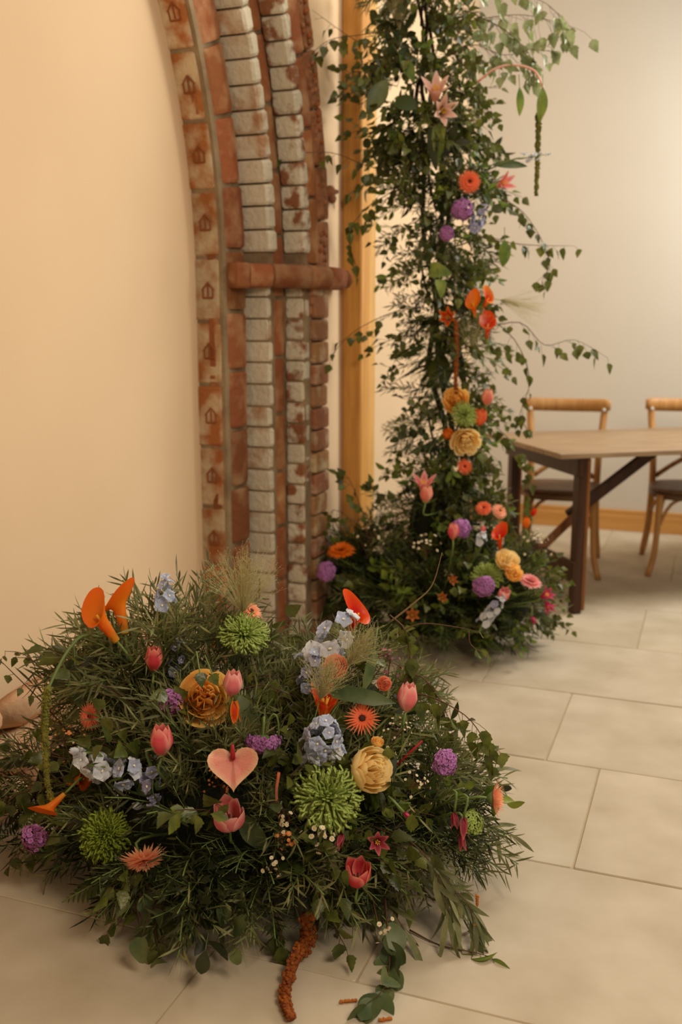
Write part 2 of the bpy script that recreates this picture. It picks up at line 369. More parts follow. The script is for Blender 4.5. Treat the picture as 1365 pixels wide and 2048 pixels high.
# ---- brick arch
arch = thing('brick_arch', 'old moulded brick arch jamb of whitewashed and red courses curving up the cream wall', 'arch', RM)
def ringpt(r, t, rr):
    if t < 0: return (SC+r, ZS+t)
    a = t/rr; return (SC+r*math.cos(a), ZS+r*math.sin(a))
def ring_brick(name, r0, r1, n0, n1, t0, t1, rr, m, ch=.008, jit=.003, round_=False, segs=1, parent=None, label=None):
    """loft a chamfered cross-section (r, n) from t0 to t1 along the jamb and arch"""
    r0 += rnd(-jit, jit); n1 += rnd(-jit, jit)
    if round_:
        cs = [(r0, n0)]; k = 7
        for i in range(k+1):
            a = math.pi*i/k*.5; 
            cs.append((r0+(r1-r0)*.75*(1-math.cos(a)), n0+(n1-n0)*(.25+.75*math.sin(a))))
        cs += [(r1, n1-.004), (r1, n0)]
    else:
        cs = [(r0+ch, n0), (r0, n0+ch), (r0, n1-ch), (r0+ch, n1), (r1-ch, n1), (r1, n1-ch), (r1, n0+ch), (r1-ch, n0)]
    cr = sum(c[0] for c in cs)/len(cs); cn = sum(c[1] for c in cs)/len(cs); K = len(cs)
    e = min(ch, (t1-t0)*.2); st = [(t0, .9)]+[(t0+e+(t1-t0-2*e)*i/segs, 1) for i in range(segs+1)]+[(t1, .9)]
    mbb = MB(); vs = []
    for t, sc_ in st:
        for (r, n) in cs:
            rr_ = cr+(r-cr)*sc_+rnd(-.001, .001); nn = cn+(n-cn)*sc_+rnd(-.001, .001)
            s, z = ringpt(rr_, t, rr); vs.append((nn, s, z))
    fs = [(i*K+k, (i+1)*K+k, (i+1)*K+(k+1) % K, i*K+(k+1) % K) for i in range(len(st)-1) for k in range(K)]
    fs += [tuple(range(K)), tuple(range(len(vs)-1, len(vs)-K-1, -1))]
    mbb.add(vs, fs); o = mbb.build(name, m, parent or arch, None, False)
    if label: o['label'] = label
    return o
# ring data
rA = 1.23-SC; rB = rA; rC = 1.412-SC; rD = rC; rE = 1.548-SC; rG = 1.762-SC
# mortar backing, one stepped solid
core = MB()
def sweep_core(rects, t0, t1, n):
    for (r0, r1, n0, n1) in rects:
        ts = [t0+(t1-t0)*i/n for i in range(n+1)]; rr = r0; vs = []
        for t in ts:
            for (r, nn) in ((r0, n0), (r0, n1), (r1, n1), (r1, n0)):
                s, z = ringpt(r, t*1.0, 1.9); vs.append((nn, s, z))
        fs = [(i*4+k, (i+1)*4+k, (i+1)*4+(k+1) % 4, i*4+(k+1) % 4) for i in range(n) for k in range(4)]
        fs += [(0, 1, 2, 3), (n*4+3, n*4+2, n*4+1, n*4)]
        core.add(vs, fs)
g = .007
sweep_core([(rA+g, rC+.02, -.05, .117-g), (rC+g, rE+.02, -.05, .217-g), (rE+g, rG-.005, -.05, NW-g)], -ZS, -.0001, 1)
sweep_core([(rA+g, rC+.02, -.05, .117-g), (rC+g, rE+.02, -.05, .217-g), (rE+g, rG-.005, -.05, NW-g)], 0, 2.6, 40)
co = core.build('mortar_bed', M['mortar'], arch, None, False)
def courses(t0, t1, h, joint, jit=.004):
    t = t0; out = []
    while t < t1: 
        hh = h+rnd(-jit, jit); out.append((t+joint/2, t+hh-joint/2)); t += hh
    return out
TMAX = 2.35
def stamp(t):
    m = MB(); n = 0.052; z0 = t
    def bar(a, b):
        d = (Vector(b)-Vector(a)); 
        m_ = []
        for (dn, t_) in (a, b):
            s, z = ringpt(rA-.0035, t_, 1.9); m_.append(Vector((n+dn, s, z)))
        tube(m, m_, .0035, 4)
    bar((-.02, z0-.026), (-.02, z0+.006)); bar((.02, z0-.026), (.02, z0+.006)); bar((-.02, z0-.026), (.02, z0-.026))
    bar((-.024, z0+.002), (0, z0+.030)); bar((.024, z0+.002), (0, z0+.030)); bar((0, z0-.02), (0, z0+.02))
    return m
for (a, b) in courses(-ZS-.06, TMAX, .232, .013):
    if b < -ZS+.04: continue
    o = ring_brick('brick', rA, rA+.10, -.03, .096, max(a, -ZS), b, 1.9, M['brick_a'], .006, segs=3)
    if a > -ZS: stamp((a+b)/2+rnd(-.01, .01)).build('stamp_mark', M['stamp'], o, None, False)
for (a, b) in courses(-ZS+.03, TMAX, .222, .016):
    if -.10 < (a+b)/2-.0 < .02: pass
    ring_brick('brick', rA+.004, rC-.02, .05, .128, a, b, 1.9, M['brick_b'], .01, round_=True, segs=3)
for (a, b) in courses(-ZS, TMAX*1.05, .0835, .008):
    if -.05 < (a+b)/2 < .03: continue
    big = a > 0
    ring_brick('brick', rC-(.012 if big else 0), rC+(.055 if big else .03), .10, .228 if big else .216, a, b, 2.08, M['brick_w'], .010, .004)
for (a, b) in courses(-ZS+.07, TMAX*1.05, .225, .015):
    ring_brick('brick', rD+(.058 if a > 0 else .034), rE-.012, .16, .224, a, b, 2.08, M['brick_b'], .01, round_=True, segs=3)
for (a, b) in courses(-ZS+.02, TMAX*1.1, .083, .008):
    if -.05 < (a+b)/2 < .03: continue
    ring_brick('brick', rE-(.01 if a > 0 else 0), rE+.055, .215, .302+(.012 if a > 0 else 0), a, b, 2.22, M['brick_g'], .010, .004)
# plain brown pier below the impost, roll and carved hood mould above it
for i, (a, b) in enumerate(courses(-ZS, -.16, .088, .008)):
    ring_brick('brick', rE+.06, rG-.002+(i % 2)*.004, .255, NW+.012, a, b, 2.4, M['brick_f'], .008, .005)
for (a, b) in courses(.03, TMAX*1.15, .26, .015):
    ring_brick('brick', rE+.03, rE+.115, .27, NW+.012, a, b, 2.35, M['brick_b'], .008, round_=True, segs=3)
for bi, (a, b) in enumerate(courses(-.0, TMAX*1.15, .21, .01)):
    o = ring_brick('carved_block', rE+.115, rG+.012, .27, NW+.016, a, b, 2.4, M['terra'], .01, segs=3)
    m = MB(); t = a+.02; q = 0
    while t < b-.01:
        for rr_, nn in ((rE+.135, NW+.018), (rE+.19, NW+.018), (rE+.165, NW+.024)):
            s, z = ringpt(rr_+rnd(-.01, .01), t+rnd(-.012, .012), 2.4); ball(m, (nn-.006, s, z), rnd(.009, .014), 5, 3, mi=int(rnd() < .4))
        for nn in (NW-.012, NW+.006):
            s, z = ringpt(rG+.012, t, 2.4); ball(m, (nn-.004, s, z), .010, 5, 3, mi=int(rnd() < .3))
        t += .034
    m.build('carving', [M['terra'], M['stamp']], o, None, True)  # darker lumps painted as the shade of carved holes
    if bi == 1:
        m = MB(); s, z = ringpt(rG+.03, (a+b)/2, 2.4)
        for d in range(5):
            ball(m, (NW+.02, s+rnd(-.02, .025), z+rnd(-.03, .03)), rnd(.012, .022), 6, 4)
        tube(m, [(NW+.01, s-.02, z), (NW+.03, s+.05, z+.01)], [.02, .008], 6); m.build('leaf_crocket', M['terra'], o)
# small moulded corbel under the impost
m = MB()
for i, (e, z0, z1) in enumerate(((.035, -.09, -.055), (.02, -.125, -.09), (.006, -.165, -.125))):
    box(m, (.25, SC+rE+.05, ZS+z0), (NW+e*.5, SC+rE+.10+e*2, ZS+z1), .006)
m.build('corbel', M['brick_f'], arch, None, False)
# impost: nosed course running on the diagonal in front of the orders
ipp = [Vector((.150, 1.252, 0)), Vector((.178, 1.315, 0)), Vector((.245, 1.385, 0)), Vector((.345, 1.525, 0)), Vector((.368, 1.67, 0)), Vector((.372, 1.83, 0))]
for i in range(5):
    a, b = ipp[i], ipp[i+1]; d = (b-a).normalized(); a = a+d*.003; b = b-d*.003; nrm = Vector((d.y, -d.x, 0)); m = MB(); n = 8; vs = []
    rd = .10 if i == 0 else 1
    for p, sc_ in ((a, .94), (a+d*.006, 1), (b-d*.006, 1), (b, .94 if i < 4 else .75)):
        for k in range(n):
            an = -math.pi/2+math.pi*k/(n-1); sn = math.sin(an)
            if i == 0: q = p+nrm*(.01 if abs(sn) < .99 else .004)+Vector((0, 0, ZS-.02+sn*.047*sc_))
            else: q = p+nrm*(math.cos(an)*.03*sc_-.012)+Vector((0, 0, ZS-.018+sn*.044*sc_))
            vs.append(q)
        vs.append(p-nrm*.13+Vector((0, 0, ZS-.018+.044*sc_))); vs.append(p-nrm*.13+Vector((0, 0, ZS-.018-.044*sc_)))
    K = n+2; fs = [(j*K+k, j*K+(k+1) % K, (j+1)*K+(k+1) % K, (j+1)*K+k) for j in range(3) for k in range(K)]
    fs += [tuple(range(K-1, -1, -1)), tuple(range(3*K, 4*K))]; m.add(vs, fs); m.build('impost_brick', M['brick_b'], arch, None, True)
e = ipp[-1]; zz = Vector((0, 0, ZS-.018)); dd = Vector((.0, 1, 0))
tube(MB(), [e-dd*.01+zz-Vector((.012, 0, 0)), e+dd*.015+zz-Vector((.012, 0, 0)), e+dd*.032+zz-Vector((.012, 0, 0)), e+dd*.04+zz-Vector((.012, 0, 0))], [.041, .040, .03, .008], 10).build('impost_stop', M['brick_b'], arch)

# rough stone plinth at the foot of the infill
pl = thing('stone_plinth', 'rough rounded plinth stones at the foot of the left cream wall', 'plinth', RM)
for c, (z0, z1, dep) in enumerate(((0, .10, .13), (.10, .205, .10), (.205, .30, .06))):
    s = -3.4+c*.13
    while s < .62:
        L = rnd(.2, .34); m = MB(); n = 5
        cs = []
        vs = []
        for i in range(6):
            t = i/5; e = 1-.35*abs(2*t-1)**4
            for (nn, zz) in ((0, 0), (.75, .02), (1, .25), (1.02, .6), (.8, .92), (0, 1)):
                vs.append((nn*dep*e+rnd(-.006, .006)*(nn > 0), s+L*t, z0+(z1-z0)*(.5+(zz-.5)*e)+rnd(-.003, .003)))
        fs = [(i*6+k, i*6+(k+1) % 6, (i+1)*6+(k+1) % 6, (i+1)*6+k) for i in range(5) for k in range(6)]
        fs += [tuple(range(5, -1, -1)), tuple(range(30, 36))]; m.add(vs, fs)
        m.build('stone', M['plinth'], pl); s += L+.006

# ================================================================ FURNITURE
def plank(mb, a, b, w, t, up=(0, 0, 1), bev=.003):
    """rectangular bar from a to b; w across, t along up"""
    a, b = Vector(a), Vector(b); X = (b-a).normalized(); Z = (Vector(up)-X*X.dot(Vector(up))).normalized(); Y = Z.cross(X)
    MM = Matrix((X, Y, Z)).transposed().to_4x4(); MM.translation = a
    box(mb, (0, -w/2, -t/2), ((b-a).length, w/2, t/2), bev, MM); return mb
TT = .755
c0 = P(1122, 905, 4.36); c0.z = TT
TA = R(14.5)
TM = Matrix.Translation((c0.x, c0.y, 0)) @ RZ(TA)
table = thing('trestle_table', 'long rustic trestle table with worn plank top and dark folding legs', 'table', TM)
pw = .84/5
for i in range(5):
    box(MB(), (rnd(-.004, .004), i*pw+.001, TT-.024), (2.3, (i+1)*pw-.001, TT), .0025).build('plank', M['tabletop'], table, None, False)
for x in (.12, 2.1):
    fr = table
    box(MB(), (x-.02, .02, TT-.11), (x+.02, .82, TT-.0245), .004).build('apron_rail', M['darkwood'], table, None, False)
    for y in (.055, .78):
        plank(MB(), (x+.012, y, 0), (x+.012, y, TT-.03), .052, .042, (1, 0, 0)).build('leg', M['darkwood'], table, None, False)
        plank(MB(), (x+.042, y, .015), (x+.042, y, TT-.03), .05, .016, (1, 0, 0)).build('leg_facing', M['edgewood'], table, None, False)
    plank(MB(), (x-.012, .03, .20), (x-.012, .805, .20), .016, .10).build('lower_rail', M['darkwood'], table, None, False)
    s = 1 if x < 1 else -1
    plank(MB(), (x+.62*s, .38, TT-.03), (x+.13*s, .38, .39), .03, .055, (1, 0, 1)).build('brace', M['darkwood'], table, None, False)
    plank(MB(), (x+.19*s, .355, .43), (x-.02, .36, .24), .022, .04, (1, 0, 1)).build('brace_tail', M['edgewood'], table, None, False)
plank(MB(), (.14, .38, TT-.035), (2.1, .38, TT-.035), .03, .02).build('under_rail', M['darkwood'], table, None, False)

def make_chair(Mx, label):
    """local: +Y = back, origin on floor under the seat"""
    t = thing('cross_back_chair', label, 'chair', Mx, 'cross-back chairs behind the table')
    SH = .46
    # seat: rounded D
    m = MB(); n = 28; vs = []
    for z, k in ((SH-.022, .96), (SH-.014, 1), (SH-.004, 1), (SH, .96), (SH-.006, .6), (SH-.008, 0.01)):
        for i in range(n):
            a = 2*math.pi*i/n; ca, sa = math.cos(a), math.sin(a)
            q = (abs(ca)**3+abs(sa)**3)**(-1/3)
            wx = .215-.02*max(0, sa); vs.append((ca*q*wx*k, sa*q*.205*k, z))
    fs = [(j*n+i, j*n+(i+1) % n, (j+1)*n+(i+1) % n, (j+1)*n+i) for j in range(5) for i in range(n)]+[tuple(range(n-1, -1, -1))]
    m.add(vs, fs); m.build('seat', M['chair_d'], t)
    m = MB(); pts = []
    for i in range(25):
        a = 2*math.pi*i/24; ca, sa = math.cos(a), math.sin(a); q = (abs(ca)**3+abs(sa)**3)**(-1/3)
        pts.append((ca*q*.20, sa*q*.19, SH-.038))
    tube(m, pts, .017, 6, cap=False); m.build('seat_frame', M['chair_d'], t)
    for s in (-1, 1):
        pts = curve([(s*.17, -.16, SH-.03), (s*.175, -.165, .3), (s*.185, -.175, .12), (s*.215, -.21, 0)], 12)
        tube(MB(), pts, [.019]*4+[.016]*(len(pts)-4), 8).build('leg', M['chair'], t)
        pts = curve([(s*.205, .30, .0), (s*.185, .235, .2), (s*.18, .20, .44), (s*.185, .215, .62), (s*.20, .265, .80), (s*.205, .275, .88)], 18)
        tube(MB(), pts, [.015]+[.019]*(len(pts)-2)+[.015], 8).build('back_leg', M['chair'], t)
        # hoop braces: arches under the seat
        pts = curve([(s*.175, -.16, .26), (s*.15, -.10, .38), (s*.12, 0, .42), (s*.15, .10, .38), (s*.182, .205, .27)], 14)
        tube(MB(), pts, .009, 6).build('side_hoop', M['chair'], t)
        # cross slats
        pts = curve([(s*.19, .235, .70), (s*.09, .235, .64), (0, .225, .585), (-s*.09, .212, .53), (-s*.165, .20, .475)], 12)
        tube(MB(), [p+Vector((0, s*.006, 0)) for p in pts], .015, 6, .35, up=(0, 1, 0)).build('back_slat', M['chair'], t)
        m = MB(); ball(m, (s*.20, .245, .845), .011, 8, 5); m.build('screw_cap', M['metal'], t)
    pts = curve([(-.17, -.162, .26), (-.11, -.15, .38), (0, -.145, .42), (.11, -.15, .38), (.17, -.162, .26)], 14)
    tube(MB(), pts, .009, 6).build('front_hoop', M['chair'], t)
    # curved top rail
    m = MB(); vs = []; n = 14; cs = [(-.010, -.03), (-.013, 0), (-.010, .03), (0, .036), (.010, .03), (.013, 0), (.010, -.03), (0, -.036)]
    for i in range(n+1):
        x = -.235+.47*i/n; y = .275+.05*(1-(x/.235)**2)-.02; e = .72 if i in (0, n) else 1
        for (dy, dz) in cs: vs.append((x, y+dy, .865+dz*e+.006*(x/.235)**2))
    fs = [(i*8+k, i*8+(k+1) % 8, (i+1)*8+(k+1) % 8, (i+1)*8+k) for i in range(n) for k in range(8)]+[tuple(range(7, -1, -1)), tuple(range(n*8, n*8+8))]
    m.add(vs, fs); m.build('top_rail', M['chair'], t)
    return t
cc = FL(1150, 1135); CM = Matrix.Translation((cc.x-.09, cc.y, 0)) @ RZ(R(-15))
make_chair(CM, 'light wooden cross-back chair behind the table beside the flower column')
make_chair(Matrix.Translation((cc.x+.60, cc.y-.02, 0)) @ RZ(R(-12)), 'light wooden cross-back chair at the right edge of the photo')

# ================================================================ LEAVES AND SPRIGS
def leaf_mb(L, Wd, kind='lance', n=6, fold=.25, curl=.15, twist=0, mi=0):
    vs = []; uvs = []
    for i in range(n+1):
        t = i/n
        if kind == 'lance': w_ = math.sin(math.pi*min(max(t, .02), .99))**.75
        elif kind == 'birch': w_ = ((t/.3)**.45 if t < .3 else ((1-t)/.7)**.8)*(1+(.10 if i % 2 else -.06))
        elif kind == 'round': w_ = math.sin(math.pi*min(max(t, .03), .97))**.5
        elif kind == 'heart': w_ = (.75+.8*t if t < .25 else ((1-t)/.75)**.6*.95)
        elif kind == 'strap': w_ = min(1, t*6+.4)*min(1, (1-t)*3+.05)
        w_ = max(w_, .04)*Wd/2; x = L*t; z = -curl*L*t*t; y0 = twist*t*t*L
        vs += [(x, y0+w_, z+fold*w_), (x, y0, z), (x, y0-w_, z+fold*w_)]; uvs += [(1, t), (.5, t), (0, t)]
    fs = []
    for i in range(n):
        q = i*3; fs += [(q+1, q+4, q+3, q), (q+2, q+5, q+4, q+1)]
    return MB().add(vs, fs, uvs, mi)
def stemcurve(L, droop=.3, wob=.04, n=8, up=0):
    a = rnd(-1, 1)*wob*L; pts = []
    for i in range(n+1):
        t = i/n; pts.append(Vector((L*t, a*math.sin(t*3), up*L*t-droop*L*t*t+rnd(-.01, .01)*L*(0 < i < n))))
    return pts
def at(pts, t):
    f = t*(len(pts)-1); i = min(int(f), len(pts)-2); k = f-i
    return pts[i].lerp(pts[i+1], k), (pts[i+1]-pts[i]).normalized()
def leafM(p, d, ang, az, roll=0, s=1):
    M0 = frame(p, x=d); return M0 @ RX(az) @ RZ(ang) @ RX(roll) @ S(s)
# joined sprigs -> (stem mesh, leaves mesh)
def sprig_narrow(m_leaf, L=.22, n=34, ll=.055, w_=.0048, droop=.25, m_stem='stem', side=3):
    st = stemcurve(L, droop); ms = MB(); tube(ms, st, [.0016]*len(st), 4)
    ml = MB(); 
    for i in range(n):
        t = .12+.88*i/n; p, d = at(st, t)
        lf = leaf_mb(ll*rnd(.7, 1.15), w_*rnd(.8, 1.2), 'lance', 4, .15, rnd(-.1, .35))
        ml.join(lf, leafM(p, d, R(rnd(22, 60)), i*2.4+rnd(-.4, .4), rnd(-1, 1)))
    for b in range(side):
        t = rnd(.2, .6); p, d = at(st, t); q = (leafM(p, d, R(rnd(30, 50)), rnd(0, 6.28)))
        sub = [q @ v for v in stemcurve(L*.45, droop*.5, n=4)]; tube(ms, sub, .001, 3)
        for i in range(n//3):
            p2, d2 = at(sub, .1+.9*i/(n//3)); lf = leaf_mb(ll*rnd(.6, 1), w_, 'lance', 3, .15, .1)
            ml.join(lf, leafM(p2, d2, R(rnd(22, 55)), i*2.4, rnd(-1, 1)))
    return ms.mesh('stem', M[m_stem]), ml.mesh('leaves', M[m_leaf])
def sprig_fern(m_leaf, L=.2, n=14, bl=.07, nl=.016, droop=.3):
    st = stemcurve(L, droop); ms = MB(); tube(ms, st, .0012, 3); ml = MB()
    for i in range(n):
        t = .08+.9*i/n; p, d = at(st, t); s = 1 if i % 2 else -1
        l = bl*(1-.75*t)*rnd(.8, 1.2)+.012; q = leafM(p, d, s*R(rnd(40, 60)), rnd(-.5, .5))
        e = q @ Vector((l, 0, -l*.1)); o_ = q.translation
        dd = (e-o_); tube(ms, [o_, e], .0006, 3, cap=False)
        k = max(4, int(l/.0045))
        for j in range(k):
            b_ = o_+dd*(j/k); sx = 1 if j % 2 else -1; N = rv(1)
            v = (dd.normalized()*.8+(q.to_3x3() @ Vector((0, sx, rnd(-.6, .6))))).normalized()*nl*rnd(.7, 1.2)
            c_ = v.cross(N).normalized()*.0009
            ml.add([b_-c_, b_+c_, b_+v], [(0, 1, 2)])
    return ms.mesh('stem', M['stem']), ml.mesh('needles', M[m_leaf])
def sprig_frond(m_leaf='g_fern', L=.2, n=16, bl=.06, droop=.3):
    st = stemcurve(L, droop); ms = MB(); tube(ms, st, .0014, 3); ml = MB()
    for i in range(n*2):
        t = .06+.92*(i//2)/n; p, d = at(st, t); s = 1 if i % 2 else -1; l = bl*math.sin(math.pi*min(.95, t*.85+.15))
        lf = leaf_mb(l, l*.28, 'lance', 5, .1, .2); ml.join(lf, leafM(p, d, s*R(58), 0, rnd(-.3, .3)))
    return ms.mesh('stem', M['stem']), ml.mesh('leaflets', M[m_leaf])
def tuft(m_leaf='g_fine', n=60, l=.05):
    ms = MB(); st = stemcurve(l*1.6, .1, n=3); tube(ms, st, .0014, 3); ml = MB()
    for i in range(n):
        p, d = at(st, rnd(.3, 1)); v = (d*rnd(.3, 1.2)+rv(.9)).normalized()*l*rnd(.6, 1.1); c_ = v.cross(rv()).normalized()*.0007
        ml.add([p-c_, p+c_, p+v*.6+Vector((0, 0, .003))+c_*.8, p+v], [(0, 1, 2), (0, 2, 3)])
    return ms.mesh('stem', M['stem']), ml.mesh('needles', M[m_leaf])
# leaf meshes for sprigs whose leaves are parts
LM = {}
def leafset(key, matn, L, Wd, kind, n, k=4, **kw):
    LM[key] = [leaf_mb(L*rnd(.9, 1.1), Wd*rnd(.9, 1.1), kind, n, rnd(.1, .5), rnd(-.05, .45), rnd(-.2, .2)).mesh('leaf', M[matn]) for _ in range(k)]
leafset('birch', 'g_birch', .044, .038, 'birch', 9, 6)
leafset('round', 'g_round', .040, .040, 'round', 7, 4)
leafset('willow', 'g_willow', .085, .015, 'lance', 6, 5)
leafset('pale', 'g_lit', .050, .042, 'birch', 9, 5)  # birch leaves with the window light put into their colour
leafset('blade', 'g_narrow', .075, .008, 'lance', 5, 4)
leafset('ovate', 'g_bright', .05, .026, 'lance', 6, 4)
leafset('ruscus', 'g_dark', .06, .03, 'lance', 6, 4)
def part_leaf_template(key, L, n, droop, m_stem, ang=(35, 65), petiole=.012, hang=.0, sc_=(.7, 1.1), sides=0):
    st = stemcurve(L, droop, .08); ms = MB(); tube(ms, st, [.0018*(1-.5*i/len(st)) for i in range(len(st))], 4)
    lv = []
    paths = [(st, n)]
    for b in range(sides):
        p, d = at(st, rnd(.25, .7)); q = leafM(p, d, R(rnd(25, 45)), rnd(0, 6.28)); sub = [q @ v for v in stemcurve(L*.5, droop, n=4)]
        tube(ms, sub, .0009, 3); paths.append((sub, max(3, n//3)))
    for path, k in paths:
        for i in range(k):
            p, d = at(path, .15+.85*(i+1)/(k+.001) if i < k-1 else 1.0)
            q = leafM(p, d, R(rnd(*ang)) if i < k-1 else 0, i*2.4+rnd(-.5, .5), rnd(-1.2, 1.2))
            if hang:
                dv = (q.to_3x3() @ Vector((1, 0, 0))).lerp(Vector((0, 0, -1)), hang*rnd(.5, 1.1)).normalized()
                q = frame(p, x=dv, up=rv()+Vector((0, 0, .2)))
            if petiole: tube(ms, [p, q @ Vector((petiole, 0, 0))], .0006, 3, cap=False)
            lv.append((random.choice(LM[key]), q @ T(petiole) @ S(rnd(*sc_))))
    return ms.mesh('stem', M[m_stem]), lv
TPL = {}
TPL['narrow'] = [sprig_narrow('g_narrow') for _ in range(5)]
TPL['darknarrow'] = [sprig_narrow('g_dark', .2, 26, .05, .0055) for _ in range(5)]
TPL['fern'] = [sprig_fern('g_fine') for _ in range(4)]
TPL['frond'] = [sprig_frond() for _ in range(4)]
TPL['tuft'] = [tuft() for _ in range(3)]
TPL['birch'] = [part_leaf_template('birch', .22, 9, .35, 'twig', hang=.45, sides=1) for _ in range(6)]
TPL['birch_long'] = [part_leaf_template('birch', .30, 10, .3, 'twig', hang=.6, sides=2) for _ in range(5)]
TPL['round'] = [part_leaf_template('round', .18, 9, .3, 'twig', (50, 80), .006) for _ in range(4)]
TPL['willow'] = [part_leaf_template('willow', .24, 12, .35, 'twig', (20, 50), .004, sides=1) for _ in range(5)]
TPL['ruscus'] = [part_leaf_template('ruscus', .2, 10, .3, 'stem', (40, 65), .004) for _ in range(4)]
TPL['ovate'] = [part_leaf_template('ovate', .2, 10, .3, 'stem', (40, 65), .004) for _ in range(4)]
NAMES = dict(narrow='narrow_leaf_sprig', darknarrow='dark_leaf_sprig', fern='fine_fern_plume', frond='fern_frond', tuft='needle_tuft', birch='birch_sprig',
             birch_long='birch_branch', round='round_leaf_sprig', willow='willow_leaf_sprig', ruscus='broad_leaf_sprig', ovate='bright_leaf_sprig')
LOOK = dict(narrow='thin-leaved grey-green sprig', darknarrow='slender-leaved dark sprig', fern='feathery asparagus fern', frond='green fern frond', tuft='fine needle tuft',
            birch='toothed-leaf birch twig', birch_long='arching birch branch', round='round-leaved twig', willow='long-leaved olive spray', ruscus='broad-leaved dark stem', ovate='small-leaved bright stem')
SPR = []; BLOOM = []
LMK = [(P(x, y, Y), t) for x, y, Y, t in (
    (220, 1210, 2.35, 'beside the two orange callas'), (330, 1185, 2.4, 'around the pale blue tip'), (308, 1318, 2.3, 'around the half-hidden pink tulip'), (408, 1395, 2.24, 'around the amber rose'),
    (490, 1262, 2.38, 'beside the topmost green chrysanthemum'), (590, 1300, 2.4, 'in the dip between the two crowns'), (712, 1228, 2.46, 'beside the scarlet calla'), (672, 1335, 2.25, 'around the peach ranunculus'),
    (816, 1395, 2.2, 'around the standing rose-pink tulip'), (725, 1437, 2.17, 'beside the coral dark-centred gerbera'), (645, 1483, 2.1, 'around the full blue delphinium'), (526, 1482, 2.12, 'beside the hanging scabiosa'),
    (180, 1432, 2.28, 'around the coral chrysanthemum at left'), (323, 1482, 2.1, 'around the tall pink tulip'), (466, 1518, 2.05, 'around the blush anthurium'), (190, 1530, 2.14, 'among the white delphinium florets'),
    (90, 1420, 2.2, 'behind the hanging green amaranthus'), (105, 1610, 2.14, 'around the lying orange calla'), (70, 1700, 2.14, 'by the far-left mauve bloom'), (206, 1670, 2.06, 'around the deep green chrysanthemum'),
    (288, 1722, 1.98, 'around the drooping peach gerbera'), (210, 1790, 2.0, 'on the floor at lower left'), (350, 1830, 1.95, 'in the front left shadow'), (458, 1635, 2.0, 'around the open blush tulip'),
    (500, 1770, 1.95, 'in the front centre shadow'), (480, 1880, 1.93, 'on the floor at front centre'), (655, 1592, 2.02, 'around the big lime chrysanthemum'), (620, 1860, 1.93, 'above the rust amaranthus'),
    (740, 1540, 2.08, 'around the cream-yellow rose'), (716, 1750, 1.95, 'around the low red-pink tulip'), (755, 1684, 1.98, 'beside the dark pink clematis'), (890, 1528, 2.16, 'around the lilac statice at right'),
    (985, 1597, 2.12, 'beside the profile peach gerbera'), (925, 1660, 2.06, 'around the three red bells'), (900, 1770, 2.05, 'at the lower right edge'), (780, 1850, 1.95, 'at the front right corner'),
    (873, 200, 4.0, 'around the pale gladiolus'), (780, 60, 4.1, 'at the column top left'), (930, 40, 4.1, 'at the column top right'), (760, 250, 4.1, 'on the column beside the post top'), (940, 363, 4.0, 'around the round orange gerbera'),
    (760, 400, 4.1, 'on the upper column, post side'), (925, 440, 4.0, 'around the column scabiosa'), (850, 540, 4.0, 'beside the heart-shaped column leaf'), (1010, 500, 4.0, 'on the column right of the scabiosa'),
    (960, 620, 4.0, 'around the three red-orange callas'), (830, 680, 4.05, 'on the shaded mid column'), (930, 830, 4.0, 'around the column green chrysanthemum'), (820, 850, 4.1, 'on the column level with the table'),
    (932, 910, 4.0, 'around the pale yellow hanging rose'), (848, 975, 3.9, 'around the pointed pink lily tulip'), (985, 1018, 3.9, 'around the pair of coral gerberas'), (683, 1100, 4.1, 'beside the fluffy orange bloom'),
    (750, 1040, 4.1, 'at the foot of the oak post'), (653, 1160, 4.05, 'around the far scabiosa by the arch'), (907, 1063, 3.8, 'around the closed pink bed tulip'), (1003, 1075, 3.8, 'around the standing bed calla'),
    (975, 1160, 3.7, 'around the bed green chrysanthemum'), (1062, 1170, 3.7, 'around the light pink carnation'), (1093, 1220, 3.7, 'beside the magenta gladiolus'), (985, 1240, 3.65, 'around the low bed delphinium'),
    (850, 1200, 3.75, 'around the rusty bed blooms'), (760, 1180, 3.9, 'in the dark left of the bed'), (880, 1320, 3.6, 'on the floor before the bed'), (1060, 1310, 3.65, 'on the floor at bed right'))]
def place_sprig(kind, p, d, where, scale=1.0, up=None):
    tp = random.choice(TPL[kind]); Mx = frame(p, x=d, up=(up or Vector((0, 0, 1)))+rv(.25)) @ S(scale)
    tip = Mx @ Vector((.12, 0, 0)); ph = min(LMK, key=lambda q: (q[0]-tip).length)[1]
    e = thing(NAMES[kind], LOOK[kind]+' '+ph, 'foliage', Mx, NAMES[kind].replace('_', ' ')+'s '+ph)
    ob('stem', tp[0], e)
    if isinstance(tp[1], list):
        for me, q in tp[1]: ob('leaf', me, e, q)
    else:
        o = ob(tp[1].name.split('.')[0], tp[1], e); o['kind'] = 'stuff'
    SPR.append((e, Mx)); return e

